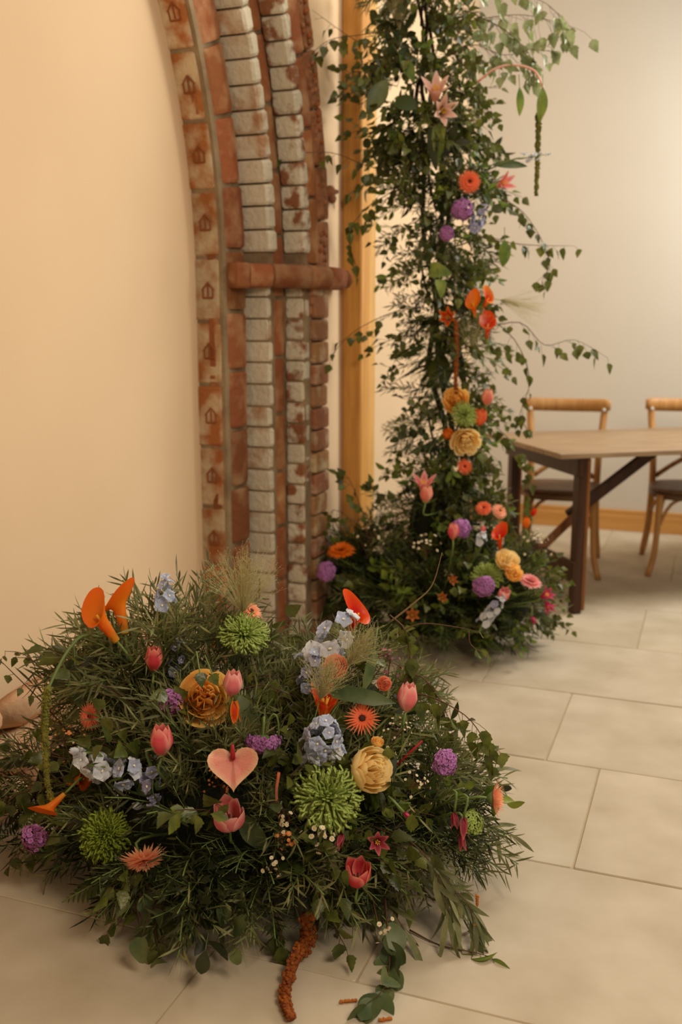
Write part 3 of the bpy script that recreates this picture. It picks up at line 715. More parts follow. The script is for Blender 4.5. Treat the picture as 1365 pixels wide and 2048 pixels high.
# ---- blobs
FG = [((-.24, 2.28, .15), (.42, .35, .23)), ((-.44, 2.48, .32), (.20, .20, .23)), ((.00, 2.50, .28), (.20, .2, .18)),
      ((-.70, 2.40, .15), (.13, .15, .15)), ((.14, 2.30, .13), (.17, .2, .16))]
CB = [((.42, 4.05, .15), (.38, .32, .2)), ((.10, 4.22, .2), (.22, .22, .24)), ((.66, 3.95, .2), (.17, .2, .2)), ((.42, 4.15, .5), (.2, .2, .3))]
def inside(p, blobs, k=1.0, skip=-1):
    for i, (c, r) in enumerate(blobs):
        if i == skip: continue
        q = sum(((p[j]-c[j])/(r[j]*k))**2 for j in range(3))
        if q < 1: return True
    return False
def hit(px, py, blobs, k=1.12, Y0=None):
    r = ray(px, py); o = Vector((0, 0, H)); best = None
    for c, rr in blobs:
        rr = Vector(rr)*k; c = Vector(c)
        oc = Vector([(o[j]-c[j])/rr[j] for j in range(3)]); d = Vector([r[j]/rr[j] for j in range(3)])
        a = d.dot(d); b = 2*oc.dot(d); cc_ = oc.dot(oc)-1; D = b*b-4*a*cc_
        if D < 0: continue
        t = (-b-math.sqrt(D))/(2*a)
        if best is None or t < best[0]:
            p = o+r*t; best = (t, p, Vector([(p[j]-c[j])/rr[j]**2 for j in range(3)]).normalized())
    if best and best[1].z > .02: return best[1], best[2]
    Y = Y0 or blobs[0][0][1]
    return P(px, py, Y), Vector((0, -.5, .8))
def lumpy(name, blobs, k, label, cat, m):
    mb = MB()
    for c, r in blobs:
        b = MB(); ball(b, (0, 0, 0), 1, 26, 16)
        b.v = [(v[0]*r[0]*k*(1+rnd(-.06, .06))+c[0], v[1]*r[1]*k*(1+rnd(-.06, .06))+c[1], max(.002, v[2]*r[2]*k*(1+rnd(-.06, .06))+c[2])) for v in b.v]
        mb.add(b.v, b.f)
    o = mb.build(name, m); tag(o, label, cat); return o
lumpy('filler_mound', FG, .72, 'dark moss mound added to block light inside the low floor arrangement', 'filler', M['filler'])  # added cores, stop light passing through so the interiors stay dark
lumpy('filler_mound', CB, .62, 'dark moss mound added to block light at the foot of the tall flower column', 'filler', M['filler'])

def fill(blobs, bi, n, kinds, where, inner=.62, upb=.35, scale=(.8, 1.15), zmin=.03, filt=None):
    c, r = blobs[bi]; c = Vector(c); k = 0; tries = 0
    while k < n and tries < n*20:
        tries += 1
        v = rv(1)
        if v.length > 1 or v.length < .1: continue
        v.normalize()
        if v.z < -.45: continue
        if v.y > .55: continue                       # nothing of the rear side is seen
        pin = c+Vector([v[j]*r[j]*inner for j in range(3)]); pout = c+Vector([v[j]*r[j] for j in range(3)])
        if inside(pout, blobs, .8, bi): continue
        d = Vector([v[j]/r[j] for j in range(3)]).normalized(); d = (d+Vector((0, 0, upb if v.z > -.1 else .05))+rv(.45)).normalized()
        if pin.z < zmin: pin.z = zmin+rnd(0, .04)
        kind = random.choice(kinds(pout) if callable(kinds) else kinds); s = rnd(*scale)
        if pin.z < .12: d.z = max(d.z, .08); d.normalize()
        tipz = pin.z+d.z*.2*s-.07*s
        if tipz < 0.0: s *= .6; d.z = abs(d.z)+.12
        place_sprig(kind, pin, d, where, s); k += 1
def k_fg(p):
    if p.z > .30 and p.x < -.2: return ['narrow']*9+['birch', 'fern']
    if p.z > .28: return ['narrow']*6+['birch']*3+['round', 'tuft', 'fern']
    if p.x > 0.0 and p.z < .2: return ['birch', 'willow', 'narrow', 'fern', 'darknarrow', 'darknarrow', 'tuft', 'narrow']
    if p.x > 0.0: return ['birch', 'birch', 'narrow', 'narrow', 'fern', 'darknarrow', 'ovate', 'tuft', 'ruscus', 'narrow']
    if p.x < -.5: return ['darknarrow']*3+['fern', 'birch', 'frond', 'narrow', 'narrow']
    return ['darknarrow']*4+['fern']*3+['frond', 'ruscus', 'round', 'birch', 'narrow', 'narrow', 'tuft']
fill(FG, 0, 300, k_fg, 'in the front mass of the floor arrangement', .66)
fill(FG, 1, 120, k_fg, 'in the tall left crown of the floor arrangement', .6, .6, (.8, 1.25))
fill(FG, 2, 85, k_fg, 'in the right crown of the floor arrangement', .6, .4, (.65, .95))
fill(FG, 3, 45, k_fg, 'at the left end of the floor arrangement', .6, .2, (.6, .9))
fill(FG, 4, 80, k_fg, 'at the right end of the floor arrangement', .6, .15, (.7, .95))
def k_cb(p):
    return ['fern', 'fern', 'frond', 'ovate', 'narrow', 'darknarrow', 'darknarrow', 'birch', 'tuft']
fill(CB, 0, 210, k_cb, 'in the middle of the column bed', .65)
fill(CB, 1, 95, k_cb, 'on the left side of the column bed', .6, .5, (.7, 1.0))
fill(CB, 2, 110, k_cb, 'on the right side of the column bed', .6, .4, (.6, .9))
fill(CB, 3, 60, k_cb, 'on the top of the column bed', .6, .3, (.7, 1.0))

# ---- column shaft
AX = [P(905, 1050, 4.15), P(890, 800, 4.15), P(880, 560, 4.15), P(868, 330, 4.15), P(850, 150, 4.15), P(835, -60, 4.15)]
axc = curve(AX, 40)
sup = thing('support_branch', 'dark upright branch structure holding the tall flower column', 'support', Matrix.Identity(4))
b0 = axc[0].copy(); b0.z = 0
for q in range(3):
    a = q*2.1; off = Vector((math.cos(a)*.03, math.sin(a)*.03, 0))
    pts = curve([b0+off*2]+[p+off+rv(.045) for p in axc[::5]], 40)
    tube(MB(), pts, [.014-.008*i/len(pts) for i in range(len(pts))], 6).build('pole', M['stick'], sup)
for i in range(14):
    p, d = at(axc, rnd(0, .95)); a = rnd(0, 6.28); pts = curve([p, p+Vector((math.cos(a)*.08, math.sin(a)*.06, .1)), p+Vector((math.cos(a)*.12, math.sin(a)*.08, .25))], 6)
    tube(MB(), pts, .005, 5).build('side_branch', M['stick'], sup)
def width(t):     # half-width of the foliage in metres, bottom to top
    return float(np.interp(t, [0, .15, .3, .42, .55, .7, .85, 1], [.20, .20, .18, .17, .22, .25, .2, .14]))
for i in range(470):
    t = rnd(0, 1); p, _ = at(axc, t); a = rnd(0, 6.28); wv = width(t)
    if math.sin(a) > .6: a = -a
    d = Vector((math.cos(a), math.sin(a), rnd(-.7, .5))).normalized()
    base = p+Vector((math.cos(a), math.sin(a), 0))*wv*rnd(.0, .6)
    if t < .42 and t > .18 and math.cos(a) < .3: kinds = ['fern']*4+['darknarrow', 'birch', 'frond']
    elif t > .5: kinds = ['birch']*5+['ruscus', 'round', 'narrow', 'darknarrow', 'ovate', 'frond']
    else: kinds = ['birch']*3+['ovate', 'narrow', 'fern', 'darknarrow', 'round']
    hz = 'lower' if t < .33 else ('middle' if t < .66 else 'upper'); sd = 'left' if math.cos(a) < -.3 else ('right' if math.cos(a) > .3 else 'front')
    place_sprig(random.choice(kinds), base, d, 'on the %s %s side of the flower column' % (hz, sd) if sd != 'front' else 'on the front of the %s flower column' % hz, rnd(.7, 1.05))

for i in range(90):
    t = rnd(.05, .75); p, _ = at(axc, t); a = rnd(0, 6.28)
    place_sprig(random.choice(['fern', 'darknarrow', 'fern', 'frond']), p, Vector((math.cos(a), -abs(math.sin(a)), rnd(-.8, .3))), 'col', rnd(.6, .95))
# ---- explicit branches (each its own thing)
def branch(name, label, pts, nleaf, key='birch', rad=.0022, m_stem='twig', twig=.06, hang=.75, lsc=(.7, 1.1), cat='branch', start=.2, tilt=None):
    e = thing(name, label, cat, T(*pts[0])); o0 = Vector(pts[0]); pc = curve([Vector(p)-o0 for p in pts], 16)
    ms = MB(); tube(ms, pc, [rad*(1-.75*i/len(pc)) for i in range(len(pc))], 5)
    for i in range(nleaf):
        p, d = at(pc, start+(1-start)*(i+rnd(0, .6))/nleaf if i < nleaf-1 else 1)
        q = p+(rv(1)*.5+Vector((0, 0, -.6))+d*.4).normalized()*twig*rnd(.3, 1) if twig else p
        if twig: tube(ms, [p, p.lerp(q, .5)+rv(.004), q], .0007, 3, cap=False)
        dv = (d*(1-hang)+Vector((0, 0, -1))*hang+rv(.35)).normalized()
        ob('leaf', random.choice(LM[key]), e, frame(q, x=dv, up=Vector((0, -.6, .3))+rv(.7)) @ S(rnd(*lsc)))
    ms.build('stem', M[m_stem], e); return e
def PP(lst, Y): return [P(x, y, Y if not isinstance(Y, (list, tuple)) else Y[i]) for i, (x, y) in enumerate(lst)]
YC = 4.1
branch('birch_branch', 'birch branch reaching far out to the right of the column above the chair', PP([(960, 660), (1040, 645), (1090, 690), (1150, 680), (1215, 715)], [4.1, 4.0, 3.95, 3.9, 3.9]), 16, twig=.05)
branch('birch_branch', 'birch branch drooping right of the column down to the chair back', PP([(960, 620), (1030, 680), (1060, 760), (1040, 830), (1050, 850)], 3.95), 16, twig=.05)
branch('birch_branch', 'thin birch twig hanging left of the column across the oak post', PP([(800, 620), (750, 640), (700, 670), (660, 715)], 4.0), 8, twig=.05)
branch('birch_branch', 'long birch twig crossing the oak post to the brick arch', PP([(800, 350), (730, 330), (660, 305), (560, 310), (500, 320)], [4.1, 4.05, 4.0, 3.95, 3.9]), 14, twig=.05)
branch('birch_branch', 'birch twig with dark leaves beside the top of the oak post', PP([(800, 110), (730, 90), (680, 60), (625, 20)], 4.05), 10, twig=.06)
branch('birch_branch', 'birch twig with clustered leaves over the carved hood mould', PP([(790, 60), (720, 70), (660, 80), (620, 110)], 4.0), 12, twig=.05)
branch('birch_branch', 'birch branch with bright leaves along the top right of the column', PP([(860, 60), (950, 40), (1050, 30), (1150, 55)], [4.1, 4.05, 4.0, 4.0]), 36, 'pale', twig=.10)
branch('birch_branch', 'lower birch branch with bright leaves at the top right of the column', PP([(860, 140), (940, 90), (1010, 110), (1090, 90)], [4.1, 4.05, 4.0, 4.0]), 34, 'pale', twig=.10)
branch('birch_branch', 'short birch branch with light-painted leaves above the arching stem at the top right', PP([(930, 20), (1010, 60), (1060, 110), (1075, 150)], 4.0), 22, 'pale', twig=.07)
branch('birch_branch', 'topmost birch twig leaving the photo right of the column', PP([(900, -40), (990, -20), (1080, 0), (1130, 40)], 4.0), 20, 'pale', twig=.08)
branch('birch_branch', 'birch branch rising steeply out of the top of the column', PP([(860, 160), (880, 80), (910, 20), (930, -60)], 4.1), 20, twig=.08)
branch('birch_branch', 'birch branch at the top left of the column', PP([(850, 200), (800, 120), (790, 40), (770, -40)], 4.1), 24, twig=.08)
branch('birch_branch', 'birch branch trailing beside the orange and pink blooms, upper right of column', PP([(930, 380), (1010, 400), (1060, 440), (1100, 520), (1085, 560)], 4.0), 26, twig=.06)
branch('birch_branch', 'thin birch twig pointing right at mid height of the column', PP([(980, 480), (1060, 490), (1150, 492)], 4.0), 9, twig=.03)
branch('birch_branch', 'birch twig dangling down over the oak post beside the brick impost', PP([(790, 380), (730, 420), (700, 470), (715, 545)], 4.0), 11, twig=.04)
branch('birch_branch', 'birch branch hanging over the near corner of the table', PP([(930, 800), (1000, 860), (1050, 920), (1060, 1010)], 3.95), 26, twig=.06)
branch('birch_branch', 'birch branch drooping between the yellow rose and the table leg', PP([(920, 860), (980, 920), (1010, 1000), (1020, 1060)], 3.9), 22, twig=.05)
branch('birch_branch', 'upright birch twig in front of the oak post foot', PP([(740, 1090), (720, 1010), (700, 960), (690, 950)], 4.0), 12, twig=.05, hang=.3)
branch('birch_branch', 'second birch twig at the oak post foot leaning towards the arch', PP([(740, 1120), (700, 1040), (670, 1020), (660, 1030)], 4.0), 9, twig=.04, hang=.3)
branch('birch_branch', 'birch twig rising left of the column foot with round-looking leaves', PP([(770, 1080), (760, 1000), (740, 960)], 4.0), 12, twig=.05, hang=.3)
# foreground branches
branch('birch_branch', 'birch twig reaching far left with small dark leaves against the cream wall', PP([(150, 1480), (80, 1400), (20, 1340), (0, 1320)], 2.35), 6, twig=.03, lsc=(.5, .7))
branch('birch_branch', 'thin birch twig with three hanging leaves against the cream wall', PP([(200, 1440), (110, 1360), (50, 1310), (10, 1302)], 2.4), 7, twig=.03, lsc=(.4, .65))
branch('birch_branch', 'brown birch twig leaving the photo at the left edge', PP([(180, 1540), (90, 1500), (0, 1478)], 2.25), 4, twig=.03, lsc=(.5, .8))
branch('birch_branch', 'leafy birch branch lying at the far left edge of the arrangement', PP([(160, 1560), (80, 1575), (30, 1590), (0, 1600)], 2.2), 14, twig=.04, lsc=(.8, 1.1))
branch('birch_branch', 'birch branch with green leaves low on the left beside the purple bloom', PP([(170, 1640), (110, 1660), (60, 1690), (20, 1720)], 2.15), 10, twig=.04, lsc=(.8, 1.2))
branch('birch_branch', 'arching birch branch at the right edge with leaves above the peach gerbera', PP([(790, 1400), (850, 1390), (930, 1430), (970, 1480), (985, 1500)], [2.35, 2.25, 2.2, 2.2, 2.2]), 18, twig=.05)
branch('birch_branch', 'birch branch with leaves behind the pink tulip on the right', PP([(760, 1420), (830, 1350), (880, 1400), (900, 1450)], 2.35), 16, twig=.05)
branch('birch_branch', 'birch twig hanging below the blue delphinium at the upper right', PP([(780, 1230), (810, 1260), (820, 1320), (800, 1380)], 2.35), 12, twig=.04, lsc=(.8, 1.15))
branch('birch_branch', 'bare forked birch twig with two small leaves stretched towards the column', PP([(790, 1270), (840, 1248), (900, 1252), (962, 1264)], 2.5), 1, twig=0, lsc=(.5, .6))
branch('birch_branch', 'small hanging birch twig end with two leaves on the bare forked twig', PP([(938, 1262), (943, 1290), (975, 1310)], 2.5), 2, twig=.01, lsc=(.7, .8), start=.6)
branch('bare_twig', 'bare knobbly grey twig rising in front of the column foot', PP([(780, 1245), (830, 1205), (865, 1170), (885, 1105)], 2.5), 1, twig=0, rad=.003, m_stem='bark', lsc=(.2, .25))
branch('birch_branch', 'dark birch branch across the middle under the green mum', PP([(390, 1330), (470, 1350), (560, 1350), (640, 1340)], 2.35), 16, twig=.05)
branch('birch_branch', 'birch branch with broad leaves between the tulip and the blue delphinium', PP([(430, 1400), (520, 1370), (580, 1390), (620, 1400)], 2.25), 16, twig=.05)
branch('leafy_branch', 'leafy stem lying on the floor at the bottom right corner of the arrangement', PP([(820, 1860), (880, 1890), (950, 1905), (985, 1915)], [2.0, 1.95, 1.92, 1.9]), 8, 'ovate', twig=.02, hang=.15, lsc=(.8, 1.2))
branch('round_leaf_branch', 'hanging stem of round leaves trailing onto the floor at the front', PP([(770, 1780), (775, 1850)], [2.0, 1.93])+[FL(780, 1930)+Vector((0, 0, .02)), FL(770, 2000)+Vector((0, 0, .03)), FL(735, 2025)+Vector((0, 0, .02))], 13, 'round', twig=.012, hang=.0, lsc=(1, 1.5))
branch('birch_branch', 'birch sprig hanging down over the floor at the lower left front', PP([(300, 1780), (310, 1860), (320, 1910)], [1.98, 1.93, 1.9]), 9, twig=.03, lsc=(.9, 1.2))
branch('birch_branch', 'birch twig with leaves hanging over the front centre shadow', PP([(540, 1800), (560, 1850), (565, 1900)], [1.95, 1.92, 1.9]), 7, twig=.03, lsc=(.9, 1.2))
branch('willow_branch', 'long olive leaf branch arching down at the right front', PP([(760, 1700), (850, 1740), (930, 1800), (950, 1850)], [2.1, 2.02, 1.98, 1.95]), 22, 'willow', twig=.02, hang=.25, lsc=(.8, 1.1))
branch('willow_branch', 'olive leaf branch fanned out over the lower right of the arrangement', PP([(740, 1650), (830, 1690), (880, 1760), (900, 1830)], [2.1, 2.02, 1.98, 1.95]), 22, 'willow', twig=.02, hang=.25, lsc=(.8, 1.1))
branch('willow_branch', 'fan of grey-green blades over the coral bloom at the left', PP([(330, 1450), (260, 1400), (200, 1370), (150, 1370)], 2.25), 26, 'blade', twig=.02, hang=.05, lsc=(.7, 1))

# large single leaves of the column
def big_leaf(px, py, Y, L, Wd, dirpx, m, label, kind='birch', roll=0):
    e = MB(); p = P(px, py, Y); q = P(dirpx[0], dirpx[1], Y-.03)
    me = leaf_mb(L, Wd, kind, 10, .25, .2).mesh('blade', M[m])
    t = thing('large_leaf', label, 'leaf', frame(p, x=(q-p), up=Vector((rnd(-.4, .4), -1, .4))) @ RX(roll)); ob('blade', me, t)
    tube(MB(), [(-.05, 0, .0), (0, 0, 0), (L*.9, 0, -.16*L)], [.0018, .0015, .0006], 4).build('midrib', M['stem'], t)
big_leaf(775, 160, 3.95, .14, .07, (735, 225), 'g_round', 'large grey-green leaf at the upper left of the column', 'lance')
big_leaf(790, 205, 3.92, .085, .07, (830, 208), 'g_fern', 'round dark leaf left of the pink top bloom on the column', 'round')
big_leaf(800, 110, 3.95, .11, .05, (830, 155), 'g_bright', 'pale green leaf near the top of the column', 'lance')
big_leaf(860, 250, 3.9, .16, .05, (880, 350), 'g_fern', 'long green leaf hanging below the pink top bloom', 'lance')
big_leaf(880, 250, 3.9, .15, .05, (870, 350), 'g_bright', 'light green strap leaf hanging in the upper column', 'strap')
big_leaf(860, 540, 3.88, .085, .07, (905, 545), 'g_bright', 'heart-shaped green leaf in the middle of the column', 'heart')
big_leaf(880, 560, 3.85, .07, .05, (885, 590), 'g_bright', 'small pale leaf below the heart-shaped column leaf', 'heart')
big_leaf(985, 330, 3.95, .13, .035, (1060, 325), 'g_round', 'flat blue-green leaf sticking out right of the orange gerbera', 'lance')
big_leaf(1010, 480, 3.95, .10, .05, (1010, 540), 'g_bright', 'fresh green leaf at the right side of the column', 'lance')
big_leaf(1086, 175, 3.9, .12, .045, (1085, 240), 'g_bright', 'yellow-green hooded leaf on the arching stem at the top right', 'lance')
big_leaf(1040, 175, 3.9, .10, .03, (1043, 230), 'g_bright', 'second pale leaf hanging from the arching stem', 'lance')
big_leaf(480, 1390, 2.2, .12, .06, (500, 1460), 'g_round', 'broad tulip leaf behind the split pink petal', 'lance')
big_leaf(660, 1380, 2.15, .15, .035, (740, 1395), 'g_round', 'flat green blade crossing behind the coral gerbera', 'strap')
big_leaf(748, 1300, 2.2, .1, .024, (735, 1370), 'g_round', 'blue-green blade standing beside the peach ranunculus', 'strap')
big_leaf(655, 1440, 2.15, .2, .05, (575, 1560), 'g_dark', 'long dark folded leaf left of the blue delphinium', 'lance')
big_leaf(480, 1625, 2.0, .10, .05, (520, 1690), 'g_round', 'veined leaf across the open pink tulip', 'lance')
big_leaf(640, 1700, 1.98, .18, .05, (655, 1830), 'g_dark', 'long upright leaf below the green spider mum', 'strap')
big_leaf(205, 1320, 2.35, .13, .07, (160, 1340), 'g_dark', 'broad dark leaf below the orange calla lily', 'lance')
big_leaf(150, 1330, 2.3, .11, .045, (155, 1430), 'g_round', 'drooping green leaf near the green amaranthus', 'lance')

big_leaf(400, 1345, 2.14, .034, .032, (408, 1395), 'g_birch', 'toothed green leaf lying over the amber rose')
big_leaf(425, 1348, 2.13, .030, .03, (440, 1385), 'g_birch', 'second toothed leaf lying over the amber rose, further right')
# ================================================================ FLOWERS
CAM = Vector((0, 0, H))
def fmat(p, nrm, cw=.5, up=.3, tilt=None):
    """flower axis: mix of the surface normal, the way to the camera and up"""
    d = (CAM-p).normalized()*cw+nrm*(1-cw)+Vector((0, 0, up))
    if tilt is not None: d = Vector(tilt)
    return d.normalized()
def add_stem(t, Mw, base, target, rad=.0028, m='stem', bend=.06):
    """stem from bloom base (local 0) back into the mound, in the flower's local space"""
    inv = Mw.inverted(); tgt = inv @ target; L = tgt.length
    pts = curve([Vector((0, 0, 0)), Vector((0, 0, -min(bend, L*.5))), tgt.lerp(Vector((0, 0, -bend)), .4), tgt], 12)
    tube(MB(), pts, rad, 6).build('stem', M[m], t)
def core_of(p, where):
    c = {'fg': Vector((-.22, 2.4, .1)), 'base': Vector((.42, 4.1, .1))}.get(where)
    if where == 'col':
        best = min(axc, key=lambda q: abs(q.z-(p.z-.1))); return best.copy()
    if where == 'fg':
        bl = min(FG, key=lambda b: (Vector(b[0])-p).length); return Vector(bl[0])-Vector((0, 0, .04))
    return c
def petal_grid(fn, nu=6, nv=8):
    vs = []; uvs = []
    for j in range(nv+1):
        for i in range(nu+1):
            u = i/nu*2-1; v = j/nv; vs.append(fn(u, v)); uvs.append((i/nu, v))
    fs = [(j*(nu+1)+i, j*(nu+1)+i+1, (j+1)*(nu+1)+i+1, (j+1)*(nu+1)+i) for j in range(nv) for i in range(nu)]
    return MB().add(vs, fs, uvs)
def tulip(t, s, m, opn=.0):
    """s = height"""
    def fn_(k, wid):
        def fn(u, v):
            r = s*.36*math.sin(min(1, v*1.55+.04)*math.pi/2)**.8*(1-(.50-opn)*max(0, v-.45)**1.2*1.8)*k
            if v < .05: r *= .5
            w_ = wid*1.12*(math.sin(math.pi*min(.93, .12+.8*v))**.5)*(1 if v < .8 else (1-((v-.8)/.2)**2*.72))
            a = u*w_; r2 = r*(1+.05*math.cos(a*3)); return (r2*math.cos(a), r2*math.sin(a), s*(v-.03*abs(u)))
        return fn
    a_ = petal_grid(fn_(1.0, .95)).mesh('petal', M[m]); b_ = petal_grid(fn_(.88, .95)).mesh('petal', M[m])
    ph = rnd(0, 2)
    for i in range(3): ob('petal', a_, t, RZ(ph+i*2.094) @ RY(opn*.35*rnd(.6, 1.3)))
    for i in range(3): ob('petal', b_, t, RZ(ph+1.047+i*2.094) @ RY(opn*.35*rnd(.5, 1.1)))
    if opn > .15:
        c = MB(); tube(c, [(0, 0, 0), (0, 0, s*.45)], [s*.06, s*.05], 6)
        for i in range(6):
            a = i*1.047; tube(c, [(0, 0, .05*s), (math.cos(a)*s*.13, math.sin(a)*s*.13, s*.45)], s*.025, 4)
        c.build('stamens', M['dark_c'], t)
def rose(t, s, m, layers=5, opn=1.0):
    """s = diameter; cupped garden rose"""
    R0 = s/2
    for L in range(layers):
        k = 1-L/(layers+.3); n = [7, 6, 6, 5, 4, 3][L]; rad = R0*k
        def fn(u, v, rad=rad, k=k):
            a = u*.75; r = rad*(.25+.75*math.sin(min(1, v*1.35)*math.pi/2))*(1+.10*opn*max(0, v-.75)*4*k)
            ww = math.sin(math.pi*min(.93, .2+.8*v))**.45
            z = s*.78*(v**1.1)*(.72+.28*(1-k))-.05*s*abs(u)**3+.012*s*math.sin(u*7+rad*900)
            return (r*math.cos(a*ww), r*math.sin(a*ww), z)
        me = petal_grid(fn, 6, 7).mesh('petal', M[m])
        for i in range(n): ob('petal', me, t, RZ(L*.6+i*2*math.pi/n+rnd(-.15, .15)) @ RY(rnd(-.02, .10)*opn*(1+k)))
    # tight ruffled heart
    for i in range(7):
        def fn(u, v, i=i):
            return (R0*.5*u*(1-.3*v), R0*.10*math.sin(u*3+i)+.02*s*math.sin(u*9), s*(.35+.40*v-.06*u*u))
        ob('inner_petal', petal_grid(fn, 8, 3).mesh('inner_petal', M[m]), t, RZ(i*.9) @ T(0, R0*.16*rnd(-1, 1), 0))
    m_ = MB()
    for i in range(5):
        a = i*1.257; lf = leaf_mb(s*.35, s*.1, 'lance', 4); m_.join(lf, RZ(a) @ RY(.3))
    m_.build('sepals', M['sepal'], t)
def spider(t, s, m, n=190, hook=.3, flat=.45):
    """spider chrysanthemum; s = diameter"""
    c = MB()
    for i in range(n):
        f = (i+.5)/n; el = math.acos(1-f*(1.28)); az = i*2.39996      # from the pole down past the equator
        L = s/2*(.36+.64*min(1, el/1.15))*rnd(.82, 1.1)
        d = Vector((math.sin(el)*math.cos(az), math.sin(el)*math.sin(az), math.cos(el)*flat*1.6+.1))+rv(.09); d.normalize()
        up = Vector((0, 0, 1)); side = d.cross(up+rv(.01)).normalized()
        pts = [d*L*.12]
        for k in (.4, .7, .9, 1.0):
            q = d*L*k+Vector((0, 0, hook*L*(k**2)*(.5 if el < .8 else -.45)))+side*rnd(-.09, .09)*L*k; pts.append(q)
        pts.append(pts[-1]+(up*.12-d*rnd(0, .10))*L*.8)
        tube(c, pts, [s*.016, s*.021, s*.021, s*.022, s*.024, s*.012], 4, .55, cap=False)
    o = c.build('petals', M[m], t); o['kind'] = 'stuff'
    b = MB(); ball(b, (0, 0, -.02*s), s*.14, 8, 5, .7); b.build('calyx', M['sepal'], t)
def gerbera(t, s, m, n=32, droop=.2, rings=3, centre='dark_c', wid=.055):
    for rg in range(rings):
        c = MB(); k = 1-.22*rg; nn = int(n*(1-.15*rg))
        for i in range(nn):
            a = i*2*math.pi/nn+rg*.1+rnd(-.04, .04); L = s/2*k*rnd(.92, 1.05)
            lf = leaf_mb(L, s*wid, 'strap', 5, -.3, droop*rnd(.7, 1.3)-.1*rg)
            c.join(lf, RZ(a) @ RY(-.12-.25*rg))
        o = c.build('ray_petals', M[m], t); o['kind'] = 'stuff'
    d = MB(); ball(d, (0, 0, .02*s), s*.10, 10, 5, .5)
    for i in range(24):
        a = i*2.4; r = s*.11*math.sqrt(i/24); ball(d, (r*math.cos(a), r*math.sin(a), .06*s), s*.012, 4, 3)
    d.build('centre_disc', M[centre], t)
    b = MB(); tube(b, [(0, 0, .01*s), (0, 0, -.06*s), (0, 0, -.16*s)], [s*.17, s*.13, s*.05], 10); b.build('calyx', M['sepal'], t)
def calla(t, s, m, opn=1.0):
    """funnel spathe; s = length"""
    def fn(u, v):
        a = u*math.pi*1.02; r = s*(.075+.11*v+.15*opn*max(0, v-.5)**1.5*2.8)*(1+.07*v*math.sin(3*a+s*90))
        back = (1-math.cos(a))/2                     # u=±1 is the overlap (front), 0 = back tip
        z = s*v*(1-.42*max(0, v-.5)*2*back)+ (s*.12*(1-back)*max(0, v-.8)*5)
        x = r*math.cos(a)+(s*.22*opn*max(0, v-.7)*3*(1-back)); return (x, r*math.sin(a)*(1+.08*u), z)
    ob('spathe', petal_grid(fn, 20, 12).mesh('spathe', M[m]), t)
    c = MB(); tube(c, [(0, 0, s*.2), (0, 0, s*.7)], [s*.035, s*.025], 8); c.build('spadix', M['yel_c'], t)
def floret_mb(s, n=5, wid=.62, cup=.35, ruff=.06):
    c = MB()
    for i in range(n):
        def fn(u, v):
            w_ = wid*math.sin(math.pi*min(.985, .15+.85*v))**.8
            return (s/2*(v), s/2*w_*u, s*(cup*(v-.75*v*v)*1.2)+ruff*1.6*s*math.sin(u*4+i+v*4)*v)
        c.join(petal_grid(fn, 4, 4), RZ(i*2*math.pi/n+rnd(-.1, .1)) @ RX(rnd(-.25, .25)))
    return c
def floret_meshes(s, m, k=3, **kw): return [floret_mb(s*rnd(.9, 1.1), **kw).mesh('floret', M[m]) for _ in range(k)]
def delphinium(t, L, s, m, n, m2=None, rad=.35, taper=.35):
    """spike of florets along +Z, L long, florets s across"""
    fm = floret_meshes(s, m, 3)+(floret_meshes(s, m2, 2) if m2 else [])
    eye = MB(); 
    for i in range(3): ball(eye, (rnd(-1, 1)*s*.05, rnd(-1, 1)*s*.05, s*.10), s*.07, 5, 3)
    em = eye.mesh('eye', M['eye']); st = MB(); tube(st, [(0, 0, -.02), (0, 0, L)], [.002, .001], 5)
    for i in range(n):
        f = i/max(1, n-1); z = L*f; az = i*2.4; k = 1-taper*f
        tipk = (.25 if i >= n-1 else (.7 if i >= n-3 else 1)); d = Vector((math.cos(az)*tipk, math.sin(az)*tipk, .25 if tipk == 1 else 1)).normalized(); p = Vector((0, 0, z))+d*s*rad*k
        tube(st, [(0, 0, max(0, z-.01)), p], .0007, 3, cap=False)
        o = ob('floret', random.choice(fm), t, frame(p, z=d+rv(.25)) @ S(k*rnd(.85, 1.1))); ob('eye', em, o)
    st.build('spike', M['stem'], t)
def cluster(t, sx, sz, m, n=60, fs=.014, m2=None):
    """domed head of many little florets (scabiosa, statice, hyacinth)"""
    c = MB(); mats = [M[m], M[m2 or m]]
    for i in range(n):
        f = (i+.5)/n; el = math.acos(1-1.35*f); az = i*2.4
        d = Vector((math.sin(el)*math.cos(az), math.sin(el)*math.sin(az), math.cos(el)))
        p = Vector((d.x*sx, d.y*sx, d.z*sz))*rnd(.8, 1.0); fl_ = floret_mb(fs*rnd(.8, 1.2), 5, .7, .5)
        c.join(fl_, frame(p, z=d+rv(.4)), mi=0 if rnd() < .7 else 1)
    o = c.build('florets', mats, t); o['kind'] = 'stuff'
    b = MB(); ball(b, (0, 0, 0), sx*.6, 8, 5, sz/sx); b.build('flower_head', M['sepal'], t)
def anthurium(t, s):
    def fn(u, v):
        a = (u+1)*math.pi; hx = 16*math.sin(a)**3/34; hy = (13*math.cos(a)-5*math.cos(2*a)-2*math.cos(3*a)-math.cos(4*a))/34
        x = (hy-.14)*v*s; y = hx*v*s*1.05; return (x, y, .9*y*y/s+.5*x*x/s+.004*math.sin(a*9)*v)
    ob('spathe', petal_grid(fn, 32, 8).mesh('spathe', M['anth']), t)
    c = MB(); tube(c, [(0, 0, .004), (.10*s, 0, .10*s), (.26*s, 0, .2*s)], [s*.05, s*.05, s*.03], 8); c.build('spadix', M['red_dk'], t)
